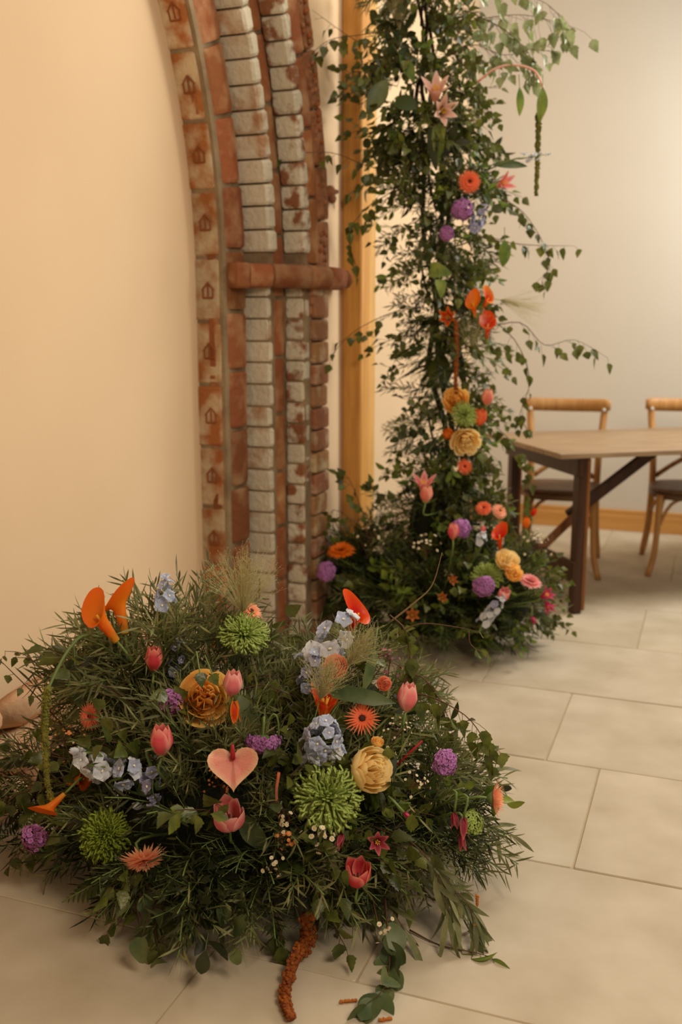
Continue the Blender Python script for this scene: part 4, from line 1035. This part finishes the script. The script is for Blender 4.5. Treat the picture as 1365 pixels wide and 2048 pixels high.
def bell(t, s, m):
    def fn(u, v): 
        w_ = .36*math.sin(math.pi*min(.97, .2+.8*v))**.8; r = s*.17*(math.sin(min(1, v*2.2)*1.57))+s*.28*max(0, v-.6)**2*3
        return (r, s*w_*u*.5, s*v)
    me = petal_grid(fn, 4, 7).mesh('petal', M[m])
    for i in range(4): ob('petal', me, t, RZ(i*1.5708))
def lily(t, s, m):
    def fn(u, v):
        w_ = .30*math.sin(math.pi*min(.97, .12+.86*v))**.8; r = s*.10+s*.42*v**1.8
        return (r, s*w_*u*.5, s*.75*v**.75)
    me = petal_grid(fn, 4, 8).mesh('petal', M[m])
    for i in range(6): ob('petal', me, t, RZ(i*1.047) @ RY(rnd(-.1, .1)))
    c = MB()
    for i in range(6): tube(c, [(0, 0, .1*s), (math.cos(i)*s*.1, math.sin(i)*s*.1, s*.55)], s*.02, 4)
    c.build('stamens', M['yel_c'], t)
def waxspray(t, n, L, m='wax_w', s=.011):
    st = MB(); fm = floret_meshes(s, m, 3, wid=.75); cm = MB(); ball(cm, (0, 0, s*.1), s*.16, 5, 3); cme = cm.mesh('centre', M['yel_c'])
    tube(st, [(0, 0, -.06), (0, 0, L*.3)], .0014, 4)
    for i in range(n):
        v = (Vector((0, 0, .7))+rv(.8)).normalized()*L*rnd(.5, 1); mid = Vector((0, 0, L*.25)).lerp(v, .5)
        tube(st, [(0, 0, L*rnd(0, .3)), mid, v], .0006, 3, cap=False)
        o = ob('blossom', random.choice(fm), t, frame(v, z=v+rv(.02)) @ S(rnd(.7, 1.1))); ob('centre', cme, o)
    st.build('stem', M['twig'], t)
def panicle(t, L, n, spread=.7):
    c = MB(); d_ = MB()
    for i in range(n):
        a = rnd(0, 6.28); e = rnd(0, spread); dr = Vector((math.sin(e)*math.cos(a), math.sin(e)*math.sin(a), math.cos(e)))
        l = L*rnd(.55, 1); pts = [Vector((0, 0, 0)), dr*l*.5+Vector((0, 0, .01)), dr*l+rv(.01)]
        tube(c, pts, [.0005, .00034, .00024], 3, cap=False)
        for k in range(3):
            b = pts[1].lerp(pts[2], rnd(.1, 1)); q = b+(dr+rv(.8))*.018; tube(c, [b, q], .0002, 3, cap=False); ball(c, q, .0009, 4, 3)
    o = c.build('awns', M['grass'], t); o['kind'] = 'stuff'
    tube(MB(), [(0, 0, -.16), (0, 0, 0)], .0012, 4).build('stem', M['stem'], t)
def rope(name, label, pts, r0, r1, m, n=26, cat='amaranthus'):
    o0 = Vector(pts[0]); t = thing(name, label, cat, T(*o0)); pc = curve([Vector(p)-o0 for p in pts], n)
    c = MB(); K = len(pc)
    tube(c, pc, [(r0+(r1-r0)*i/K)*.8 for i in range(K)], 6)
    for i in range(K*14):
        f = rnd(0, 1); p, d = at(pc, f); r = (r0+(r1-r0)*f)
        v = rv(1); v = (v-d*v.dot(d)).normalized()*r*rnd(.6, 1.0); q = p+v
        if q.z+o0.z > .001: ball(c, q, r*rnd(.22, .42), 5, 3)
    o = c.build('tassel', M[m], t); return t

def F(kind, px, py, where, label, s, m=None, name=None, tilt=None, up=.3, cw=.5, k=1.12, Y=None, stem=True, cat='flower', roll=0, base='c', **kw):
    """place one bloom so that its middle projects to px, py"""
    if where == 'col': p = P(px, py, Y or 3.9); nrm = Vector((0, -1, 0))
    else:
        p, nrm = hit(px, py, FG if where == 'fg' else CB, k)
        if Y: p = P(px, py, Y-(.04 if where == 'fg' else .06))
    d = fmat(p, nrm, cw, up, tilt)
    hgt = dict(tulip=.5*s, rose=.35*s, calla=.5*s, delph=.5*kw.get('L', 0), bell=.5*s, lily=.4*s, spider=.1*s).get(kind, 0)
    Mx = frame(p-d*hgt, z=d) @ RZ(roll)
    if kind != 'grass': BLOOM.append((p.copy(), s*(.5 if kind != 'bell' else .4)))
    nm = name or dict(tulip='tulip', rose='garden_rose', spider='spider_chrysanthemum', gerbera='gerbera', calla='calla_lily', delph='delphinium', cluster='scabiosa', anth='anthurium', bell='clematis_bloom', lily='lily', wax='wax_flower_spray', grass='grass_panicle')[kind]
    t = thing(nm, label, cat, Mx)
    if kind == 'tulip': tulip(t, s, m, **kw)
    elif kind == 'rose': rose(t, s, m, **kw)
    elif kind == 'spider': spider(t, s, m, **kw)
    elif kind == 'gerbera': gerbera(t, s, m, **kw)
    elif kind == 'calla': calla(t, s, m, **kw)
    elif kind == 'delph': delphinium(t, kw['L'], s, m, kw['n'], kw.get('m2'), kw.get('rad', .45), kw.get('taper', .3))
    elif kind == 'cluster': cluster(t, s/2, kw.get('sz', s*.35), m, kw.get('n', 60), kw.get('fs', .014), kw.get('m2'))
    elif kind == 'anth': anthurium(t, s)
    elif kind == 'bell': bell(t, s, m)
    elif kind == 'lily': lily(t, s, m)
    elif kind == 'wax': waxspray(t, kw['n'], s, m, kw.get('fs', .011))
    elif kind == 'grass': panicle(t, s, kw['n'], kw.get('spread', .7)); stem = False
    if kind == 'wax': stem = False
    if stem:
        add_stem(t, Mx, None, core_of(p, where), .0030 if where == 'fg' else .0028, bend=kw.get('bend', .05) if False else .05)
    return t
px_m = 1/830.0
# --- foreground arrangement
F('calla', 205, 1245, 'fg', 'orange calla lily at the upper left, trumpet opening to the left', .115, 'calla_o', tilt=(-.55, -.10, .85), Y=2.32, roll=1.2, opn=.9)
F('calla', 240, 1222, 'fg', 'second orange calla lily close behind the left-facing one', .115, 'calla_o', tilt=(-.25, .3, .9), Y=2.40, roll=.6, opn=.9)
F('delph', 330, 1190, 'fg', 'pale blue delphinium tip rising above the upper left greenery', .040, 'delph_b', tilt=(.1, -.15, 1), Y=2.42, L=.07, n=9)
F('delph', 355, 1320, 'fg', 'faint blue delphinium behind the leaves above the amber rose', .034, 'delph_v', tilt=(.1, -.15, 1), Y=2.40, L=.08, n=8)
F('tulip', 308, 1318, 'fg', 'closed pink tulip half hidden in thin grey leaves below the blue tip', .064, 'tulip_d', tilt=(.05, -.05, 1), Y=2.30)
F('rose', 408, 1395, 'fg', 'large amber-yellow garden rose with toothed leaves lying over it', .115, 'rose_y', tilt=(.15, -.75, .45), Y=2.24)
F('tulip', 466, 1368, 'fg', 'light pink tulip leaning beside the amber rose', .066, 'tulip_l', tilt=(.12, -.1, 1), Y=2.18)
F('bell', 470, 1425, 'fg', 'fallen-open flame pink petal hanging under the light pink tulip', .055, 'flame', name='tulip_petal_bloom', tilt=(0, -.1, -1), Y=2.17)
F('spider', 490, 1262, 'fg', 'pale green spider chrysanthemum at the top centre', .125, 'green_mum', tilt=(.25, -.45, .85), Y=2.38, flat=.35)
F('gerbera', 503, 1222, 'fg', 'peach gerbera edge-on behind the top green chrysanthemum', .07, 'gerb_p', tilt=(.5, -.35, .75), Y=2.45, rings=3)
F('grass', 485, 1225, 'fg', 'misty straw-coloured grass plume rising above the green chrysanthemum', .17, name='grass_panicle', tilt=(.12, 0, 1), Y=2.42, n=190, spread=1.05, cat='grass')
F('grass', 640, 1400, 'fg', 'misty grass tuft above the flame-coloured tulip', .11, name='grass_panicle', tilt=(.25, -.2, 1), Y=2.15, n=160, spread=.75, cat='grass')
F('grass', 700, 1330, 'fg', 'airy green grass haze right of the ranunculus', .11, name='grass_panicle', tilt=(.5, -.2, .9), Y=2.22, n=120, spread=.9, cat='grass')
F('calla', 712, 1238, 'fg', 'scarlet calla lily at the top right beside the white-blue florets', .10, 'calla_r', tilt=(.35, -.35, .85), Y=2.46, roll=.6, opn=1.2)
F('delph', 660, 1290, 'fg', 'tall white-blue delphinium spike at the upper right of the floor arrangement', .056, 'delph_w', tilt=(.50, -.2, .85), Y=2.30, L=.14, n=13, m2='delph_b', rad=.65)
F('delph', 622, 1345, 'fg', 'lilac-blue delphinium florets left of the peach ranunculus', .042, 'delph_v', tilt=(.2, -.3, .9), Y=2.28, L=.09, n=12, m2='delph_b')
F('rose', 672, 1335, 'fg', 'half-open peach ranunculus under the white-blue spike', .056, 'rose_p', name='ranunculus', tilt=(-.1, -.6, .7), Y=2.2, opn=.2)
F('tulip', 816, 1395, 'fg', 'closed rose-pink tulip standing clear at the upper right', .070, 'tulip_l', tilt=(.12, -.05, 1), Y=2.2)
F('rose', 768, 1368, 'fg', 'tiny peach rose left of the standing pink tulip', .035, 'rose_p', tilt=(.2, -.6, .5), Y=2.26, opn=.2)
F('gerbera', 725, 1437, 'fg', 'coral spider gerbera with a dark centre right of the flame tulip', .085, 'gerb_o', tilt=(-.05, -.75, .65), Y=2.17, n=26, droop=.1, rings=2, wid=.05)
F('lily', 650, 1405, 'fg', 'flame orange-red parrot tulip with curling petals in the centre', .09, 'flame', name='parrot_tulip', tilt=(.1, -.1, 1), Y=2.19)
F('delph', 645, 1483, 'fg', 'full blue-white delphinium head in the centre right', .050, 'delph_b', tilt=(.1, -.55, .8), Y=2.10, L=.085, n=27, m2='delph_w', rad=.8)
F('cluster', 526, 1482, 'fg', 'bright purple scabiosa hanging from a bent green stem', .075, 'purple', tilt=(0, -.40, -.9), Y=2.10, sz=.024, n=80, fs=.016)
F('cluster', 340, 1404, 'fg', 'purple statice head left of the amber rose', .055, 'purple', name='statice', tilt=(.6, -.5, .5), Y=2.22, sz=.03, n=55, fs=.013, m2='mauve')
F('gerbera', 180, 1432, 'fg', 'coral chrysanthemum seen edge-on at the left under the grey blades', .075, 'coral', name='chrysanthemum', tilt=(-.45, -.8, .25), Y=2.28, rings=4)
F('tulip', 323, 1482, 'fg', 'tall pink tulip on a bare green stem left of centre', .074, 'tulip', tilt=(.02, -.05, 1), Y=2.08)
F('anth', 466, 1518, 'fg', 'blush heart-shaped anthurium with a dark red spadix', .108, name='anthurium', tilt=(.1, -.85, .45), Y=2.0)
F('delph', 190, 1530, 'fg', 'white and lilac delphinium florets at the left, with round buds', .050, 'delph_w', tilt=(-.55, -.35, .6), Y=2.14, L=.07, n=9, m2='delph_b')
F('delph', 255, 1545, 'fg', 'lilac-white delphinium florets right of the left cluster', .050, 'delph_b', tilt=(.45, -.4, .55), Y=2.12, L=.05, n=7, m2='delph_w')
F('delph', 305, 1570, 'fg', 'dull mauve delphinium florets in shade beside the tulip stem', .036, 'delph_v', tilt=(.1, -.4, -.6), Y=2.10, L=.06, n=7)
F('calla', 160, 1560, 'fg', 'shaded orange calla behind the white florets on the left', .08, 'calla_o', tilt=(.6, -.3, .3), Y=2.22)
F('calla', 105, 1610, 'fg', 'orange calla lily lying at the left beneath the green amaranthus', .07, 'calla_o', tilt=(-.5, -.35, -.4), Y=2.14, roll=1)
F('cluster', 70, 1677, 'fg', 'purple hyacinth-like bloom at the far left edge', .052, 'mauve', name='hyacinth', tilt=(-.3, -.4, .8), Y=2.14, sz=.038, n=60, fs=.014, m2='purple')
F('spider', 206, 1670, 'fg', 'deep green spiky chrysanthemum low on the left', .115, 'green_mum_d', tilt=(-.1, -.8, .55), Y=2.06, n=230, hook=.1, flat=.6)
F('gerbera', 288, 1722, 'fg', 'drooping peach gerbera low on the left front', .10, 'gerb_p', tilt=(.2, -.55, -.45), Y=1.98, droop=.35, rings=4, wid=.08)
F('tulip', 458, 1635, 'fg', 'open blush-pink tulip below the anthurium', .084, 'tulip_l', tilt=(.0, -.45, .9), Y=2.0, opn=.28)
F('spider', 655, 1592, 'fg', 'big lime green spider chrysanthemum in the front centre', .150, 'green_mum', tilt=(.05, -.72, .65), Y=2.02, n=230, flat=.4)
F('rose', 740, 1540, 'fg', 'cream-yellow cabbage rose facing right, right of centre', .10, 'rose_c', tilt=(.55, -.55, .35), Y=2.08, opn=.1)
F('rose', 755, 1485, 'fg', 'small yellow-red bud above the cream-yellow cabbage rose', .03, 'rose_y', name='rose_bud', tilt=(.2, -.2, .9), Y=2.17, opn=.1)
F('bell', 681, 1682, 'fg', 'dusty pink star bloom below the big green chrysanthemum', .034, 'clem', tilt=(-.2, -.6, -.4), Y=1.98)
F('lily', 755, 1684, 'fg', 'dark pink star-shaped clematis above the red tulip', .048, 'clem', name='clematis_bloom', tilt=(.1, -.8, .3), Y=1.98)
F('bell', 815, 1631, 'fg', 'tiny magenta bud right of the waxy leaf', .02, 'magenta', name='flower_bud', tilt=(.5, -.5, -.3), Y=2.03)
F('tulip', 716, 1750, 'fg', 'open red-pink tulip low at the front right', .068, 'tulip_d', tilt=(.0, -.35, .95), Y=1.95, opn=.32)
F('cluster', 890, 1528, 'fg', 'lilac statice bloom on the right side below the birch leaves', .05, 'purple', name='statice', tilt=(.3, -.4, .8), Y=2.16, sz=.036, n=55, fs=.015)
F('gerbera', 985, 1597, 'fg', 'peach gerbera in profile sticking out at the right edge', .095, 'gerb_p', tilt=(1, -.15, .06), Y=2.12, rings=4, droop=-.25)
F('bell', 910, 1640, 'fg', 'left of the three hanging dark red clematis bells', .036, 'clem', tilt=(.05, -.1, -1), Y=2.07)
F('bell', 928, 1655, 'fg', 'widest of the three hanging dark red clematis bells, in the middle', .046, 'clem', tilt=(-.02, -.15, -1), Y=2.05)
F('bell', 925, 1685, 'fg', 'lowest of the three hanging dark red clematis bells', .034, 'clem', tilt=(.1, -.1, -1), Y=2.06)
F('cluster', 944, 1645, 'fg', 'pale green viburnum cluster behind the hanging red bells', .055, 'green_mum', name='viburnum', tilt=(.3, -.4, .5), Y=2.15, n=60, fs=.012)
F('wax', 580, 1640, 'fg', 'cream wax flower spray left of the big green chrysanthemum', .05, 'wax_w', Y=2.0, n=14, tilt=(.0, -.6, .6))
F('wax', 640, 1665, 'fg', 'cream wax flower spray under the big green chrysanthemum', .05, 'wax_w', Y=1.98, n=16, tilt=(.2, -.7, .4))
F('wax', 585, 1682, 'fg', 'apricot-centred wax flowers in the middle front', .045, 'wax_o', Y=1.97, n=9, tilt=(.0, -.7, .4))
F('wax', 550, 1725, 'fg', 'small cream wax flowers in the dark centre front', .045, 'wax_w', Y=1.96, n=10, tilt=(-.1, -.7, .3))
F('wax', 755, 1840, 'fg', 'sparse cream wax flowers low at the right front', .05, 'wax_w', Y=1.93, n=7, tilt=(.1, -.6, -.2))
F('wax', 820, 1575, 'fg', 'fine white wax flowers right of the cream-yellow rose', .06, 'wax_w', Y=2.1, n=22, tilt=(.3, -.5, .5), fs=.007)
F('wax', 790, 1480, 'fg', 'tiny yellowish wax buds above the cream-yellow rose', .07, 'wax_w', Y=2.2, n=18, tilt=(.3, -.2, .9), fs=.007)
F('wax', 130, 1490, 'fg', 'tiny orange seed heads at the left beside the amaranthus', .06, 'wax_o', Y=2.2, n=20, tilt=(-.1, -.4, .7), fs=.007)
F('wax', 440, 1570, 'fg', 'tiny orange seed heads under the anthurium', .05, 'wax_o', Y=2.08, n=18, tilt=(.0, -.6, .3), fs=.007)
F('wax', 780, 1330, 'fg', 'dull pink wax flowers behind the right-hand leaves', .05, 'mauve', Y=2.34, n=16, tilt=(.1, -.2, .9), fs=.010)
# buds of the white delphinium
for (x, y, lb) in ((150, 1503, 'round white delphinium bud at the left, upper of two'), (163, 1528, 'round white delphinium bud at the left, lower of two'), (275, 1612, 'pale bud hanging in shade below the left florets')):
    F('tulip', x, y, 'fg', lb, .026, 'delph_w', name='flower_bud', tilt=(-.7, -.3, .3), Y=2.12)
# bent stem of the scabiosa, calla-side stems, amaranthus
bs = thing('flower_stalk', 'bent green flower stem arched over the purple scabiosa', 'stem', T(*P(530, 1475, 2.12)))
o0 = P(530, 1475, 2.12); tube(MB(), curve([p-o0 for p in PP([(530, 1475), (536, 1445), (548, 1428), (557, 1445), (557, 1500)], 2.12)], 14), .0022, 6).build('stalk', M['stem'], bs)
bs = thing('flower_stalk', 'coral pink bare flower stem in the centre front', 'stem', T(*P(558, 1545, 2.0)))
o0 = P(558, 1545, 2.0); tube(MB(), curve([p-o0 for p in PP([(558, 1545), (553, 1590), (560, 1640), (565, 1700)], 2.0)], 12), .0036, 7).build('stalk', M['rose_p'], bs)
bs = thing('flower_stalk', 'dark red bare stem pointing up right beside the cream-yellow rose', 'stem', T(*P(785, 1540, 2.15)))
o0 = P(785, 1540, 2.15); tube(MB(), [p-o0 for p in PP([(785, 1540), (815, 1510), (845, 1482)], 2.15)], .003, 6).build('stalk', M['red_dk'], bs)
bs = thing('flower_stalk', 'pale green curved amaranthus stem looping below the orange callas', 'stem', T(*P(205, 1275, 2.3)))
o0 = P(205, 1275, 2.3); tube(MB(), curve([p-o0 for p in PP([(205, 1275), (165, 1272), (130, 1310), (100, 1370), (88, 1400)], [2.3, 2.25, 2.2, 2.15, 2.12])], 16), .0034, 6).build('stalk', M['stem'], bs)
rope('green_amaranthus', 'olive green hanging amaranthus tassel at the left edge', PP([(97, 1375), (90, 1430), (92, 1500), (96, 1570), (112, 1630)], 2.12), .011, .006, 'amar_g')
rp = PP([(612, 1830), (618, 1880)], 1.93)+[FL(595, 1935)+Vector((0, 0, .03)), FL(572, 1985)+Vector((0, 0, .012)), FL(572, 2020)+Vector((0, 0, .012)), FL(585, 2046)+Vector((0, 0, .012))]
rope('rust_amaranthus', 'rust brown amaranthus tassel trailing onto the floor at the front', rp, .018, .010, 'amar_r')
for (a, b, lb) in (((955, 1790), (955, 1812), 'small brown catkin at the right edge, upper'), ((950, 1848), (952, 1880), 'orange-brown catkin at the right edge, lower'), ((808, 1918), (806, 1945), 'yellowish catkin hanging at the front right')):
    rope('catkin', lb, PP([a, b], 1.95), .004, .003, 'catkin', 6, 'catkin')
rope('catkin', 'orange catkin lying on the floor left of the round leaves', [FL(680, 2007)+Vector((0, 0, .004)), FL(715, 2004)+Vector((0, 0, .004))], .004, .003, 'catkin', 6, 'catkin')
rope('catkin', 'orange catkin lying at the bottom edge under the round leaves', [FL(758, 2044)+Vector((0, 0, .004)), FL(785, 2040)+Vector((0, 0, .004))], .004, .003, 'catkin', 6, 'catkin')

# --- column flowers
def G(*a, **k): return F(*a, **k)
G('lily', 873, 180, 'col', 'soft pink gladiolus bloom near the top of the column', .11, 'tulip_pale', name='gladiolus', tilt=(.0, -.7, .6))
G('lily', 887, 222, 'col', 'second soft pink gladiolus bloom just below the top one', .10, 'tulip_pale', name='gladiolus', tilt=(.2, -.8, .0))
G('gerbera', 940, 363, 'col', 'round orange gerbera on the upper column facing out', .09, 'gerb_o', tilt=(.1, -1, .1), wid=.11)
G('lily', 1008, 366, 'col', 'small bright pink lily right of the orange gerbera', .08, 'tulip_l', tilt=(.5, -.7, .2))
G('cluster', 925, 419, 'col', 'purple scabiosa right below the orange gerbera', .078, 'purple', tilt=(.0, -1, .2), n=70, fs=.018)
G('cluster', 894, 467, 'col', 'small magenta-purple bloom lower left of the column scabiosa', .05, 'purple', name='statice', tilt=(-.3, -1, .1), n=40, fs=.016)
G('delph', 958, 440, 'col', 'dusky blue delphinium in shade on the upper column', .04, 'delph_v', tilt=(.3, -.4, .7), L=.09, n=9)
G('delph', 1075, 312, 'col', 'white-blue delphinium tip pointing right of the column top', .03, 'delph_w', tilt=(1, -.1, .15), L=.10, n=9, taper=.7)
G('calla', 948, 614, 'col', 'orange-red calla on the mid column, left of three', .085, 'calla_o', tilt=(-.2, -.4, .8), opn=1.1)
G('calla', 975, 602, 'col', 'orange-red calla on the mid column, topmost of three', .07, 'flame', tilt=(.3, -.4, .7), opn=1.2)
G('calla', 976, 656, 'col', 'scarlet calla on the mid column, lowest of three', .085, 'calla_r', tilt=(.0, -.3, .9), opn=1.4)
G('lily', 897, 635, 'col', 'rusty orange bloom in shade left of the callas', .075, 'flame', tilt=(-.2, -.8, .2), Y=3.98)
G('rose', 912, 800, 'col', 'amber rose tucked behind leaves at mid column', .09, 'rose_y', tilt=(-.2, -.8, .3))
G('spider', 930, 828, 'col', 'green chrysanthemum at mid column beneath the amber rose', .105, 'green_mum', tilt=(.1, -.9, .3), Y=3.86, n=120)
G('tulip', 976, 795, 'col', 'slim peach tulip at mid column, right side', .07, 'tulip_p', tilt=(.1, -.2, 1))
G('tulip', 961, 835, 'col', 'orange tulip below the slim peach one', .07, 'gerb_o', tilt=(.1, -.2, 1), opn=.2)
G('rose', 932, 882, 'col', 'pale yellow rose hanging at lower mid column', .10, 'rose_c', tilt=(.0, -.8, -.3), Y=3.86)
G('gerbera', 930, 933, 'col', 'peach-orange gerbera under the pale yellow rose', .07, 'gerb_o', tilt=(.1, -.9, .3), Y=3.88)
G('cluster', 897, 868, 'col', 'small orange bloom left of the pale yellow rose', .04, 'calla_o', name='marigold', tilt=(-.2, -.9, .3), n=40, fs=.014)
G('lily', 848, 968, 'col', 'pink lily-shaped tulip with pointed spread petals left of the column', .095, 'tulip_l', name='lily_tulip', tilt=(-.05, -.35, .9), Y=3.80)
G('tulip', 853, 988, 'col', 'closed peach tulip right under the pointed pink one', .075, 'tulip_p', tilt=(.05, -.2, 1), Y=3.78)
G('gerbera', 968, 1016, 'col', 'coral gerbera above the bed, left of a pair', .07, 'gerb_o', tilt=(-.1, -.7, .7), Y=3.86, wid=.1)
G('gerbera', 1000, 1022, 'col', 'coral gerbera above the bed, right of a pair', .07, 'gerb_p', tilt=(.3, -.7, .5), Y=3.88, wid=.1)
# --- bed at the foot of the column
G('tulip', 907, 1063, 'base', 'closed pink tulip standing in the bed beside a purple scabiosa', .065, 'tulip', tilt=(.0, -.1, 1), Y=3.75)
G('cluster', 923, 1057, 'base', 'purple scabiosa behind the pink tulip in the bed', .07, 'purple', tilt=(.3, -.8, .5), Y=3.82, n=60, fs=.018)
G('delph', 964, 1078, 'base', 'small white-blue floret cluster in the bed under the coral gerberas', .035, 'delph_w', tilt=(.1, -.4, .8), Y=3.8, L=.04, n=6)
G('tulip', 967, 1059, 'base', 'tiny pink bud above the white floret cluster', .03, 'tulip', tilt=(.1, -.1, 1), Y=3.8)
G('calla', 1000, 1078, 'base', 'orange-red calla in the bed standing left of the table leg', .085, 'calla_r', tilt=(-.1, -.15, 1), Y=3.78, opn=1.1)
G('tulip', 1053, 1046, 'base', 'small orange tulip on a long stem in front of the chair', .045, 'calla_o', tilt=(.1, -.1, 1), Y=3.8)
G('tulip', 1068, 1025, 'base', 'tiny red bloom in front of the chair leg', .035, 'calla_r', tilt=(.3, -.2, .8), Y=3.85)
G('rose', 1015, 1122, 'base', 'yellow garden rose in the bed, larger and higher of two', .085, 'rose_c', tilt=(.2, -.5, .7), Y=3.72)
G('rose', 1027, 1147, 'base', 'apricot yellow rose in the bed, lower of two', .065, 'rose_y', tilt=(.2, -.6, .6), Y=3.68)
G('spider', 975, 1150, 'base', 'smooth green chrysanthemum in the bed beside the yellow roses', .12, 'green_mum', tilt=(-.1, -.7, .7), Y=3.72, n=170)
G('cluster', 968, 1172, 'base', 'lilac scabiosa hanging in front of the green bed chrysanthemum', .075, 'purple', tilt=(-.1, -.9, -.1), Y=3.64, n=70, fs=.018)
G('gerbera', 1062, 1162, 'base', 'light pink carnation-like bloom at the right of the bed', .095, 'tulip_l', name='carnation', tilt=(.2, -.3, .9), Y=3.7, rings=4, wid=.1)
G('tulip', 1008, 1190, 'base', 'pale pink open tulip low in the bed', .06, 'tulip_l', tilt=(.2, -.4, .8), Y=3.64, opn=.2)
G('delph', 985, 1222, 'base', 'white and lilac delphinium spike leaning low in the bed', .04, 'delph_w', tilt=(.45, -.3, .8), Y=3.64, L=.13, n=16, m2='delph_v')
G('lily', 1093, 1190, 'base', 'magenta gladiolus florets at the right edge of the bed', .06, 'magenta', name='gladiolus', tilt=(.5, -.4, .4), Y=3.7)
G('lily', 1097, 1212, 'base', 'magenta bloom just under the gladiolus at the bed edge', .055, 'magenta', name='gladiolus', tilt=(.2, -.5, -.4), Y=3.7)
G('bell', 1068, 1240, 'base', 'small magenta bud low at the right of the bed', .035, 'magenta', name='flower_bud', tilt=(.2, -.5, -.4), Y=3.7)
G('gerbera', 683, 1100, 'base', 'fluffy orange bloom at the left of the bed beside the brick arch', .12, 'calla_o', name='chrysanthemum', tilt=(-.1, -.3, .9), Y=4.0, rings=4, wid=.1)
G('cluster', 653, 1143, 'base', 'round purple scabiosa at the far left of the bed', .075, 'purple', tilt=(-.1, -.9, .3), Y=3.95, n=70, fs=.018)
G('lily', 825, 1230, 'base', 'rust-coloured bloom low in the middle of the bed', .05, 'rust', tilt=(.0, -.8, .3), Y=3.66)
G('lily', 885, 1195, 'base', 'small rusty orange bloom in the dark middle of the bed', .04, 'rust', tilt=(.0, -.8, .3), Y=3.7)
G('lily', 905, 1160, 'base', 'muted orange bloom above the dark middle of the bed', .04, 'rust', tilt=(.2, -.8, .3), Y=3.72)
G('wax', 1070, 1100, 'base', 'airy cream baby-breath sprig between the bed and the table leg', .10, 'wax_w', Y=3.8, n=26, tilt=(.4, -.2, .9), fs=.012)
G('wax', 745, 1080, 'base', 'small cream blossoms on the left slope of the bed', .09, 'wax_w', Y=3.95, n=16, tilt=(.0, -.4, .9), fs=.012)
G('wax', 850, 1110, 'base', 'yellowish blossoms scattered under the lily-shaped tulip', .10, 'wax_w', Y=3.8, n=18, tilt=(.0, -.6, .7), fs=.012)
G('grass', 940, 700, 'col', 'fine straw plume in the middle of the column', .2, name='grass_panicle', tilt=(.2, -.4, .8), Y=3.95, n=60, spread=.9, cat='grass')
G('grass', 800, 60, 'col', 'misty grey plume at the top left of the column', .3, name='grass_panicle', tilt=(-.1, -.1, 1), Y=4.0, n=160, spread=.5, cat='grass')
G('grass', 1000, 600, 'col', 'needle spray fanning right of the callas', .2, name='grass_panicle', tilt=(1, -.1, -.2), Y=3.95, n=60, spread=.6, cat='grass')
# arching stem with hanging green tassel at the top right of the column
bs = thing('flower_stalk', 'pale arching flower stem at the top right of the column', 'stem', T(*P(955, 165, 3.95)))
o0 = P(955, 165, 3.95); tube(MB(), curve([p-o0 for p in PP([(955, 165), (990, 138), (1030, 130), (1070, 142), (1088, 178)], 3.92)], 16), .0042, 6).build('stalk', M['tulip_pale'], bs)
rope('green_amaranthus', 'thin olive tassel hanging from the arching stem at the top right', PP([(1078, 225), (1077, 280), (1075, 340), (1073, 392)], 3.92), .012, .008, 'amar_g')
rope('rust_amaranthus', 'golden-rust amaranthus strand hanging down the mid column', PP([(912, 640), (914, 700), (912, 760), (915, 800)], 3.9), .010, .008, 'amar_r')

# thin out the sprigs that were pushed right across a bloom (the florist turns flowers to the front)
for e, Mx in SPR:
    L = .22; pts = [Mx @ Vector((L*t, 0, -.3*L*t*t)) for t in (.35, .55, .75, .95)]
    hide = False
    for c, r in BLOOM:
        v = (c-CAM); D = v.length; v /= D
        for q in pts:
            w_ = q-CAM; a = w_.dot(v)
            if a < D-.005 and (w_-v*a).length < r+.014: hide = True; break
        if hide: break
    if hide and rnd() < .93:
        for ch in list(e.children): bpy.data.objects.remove(ch)
        bpy.data.objects.remove(e)
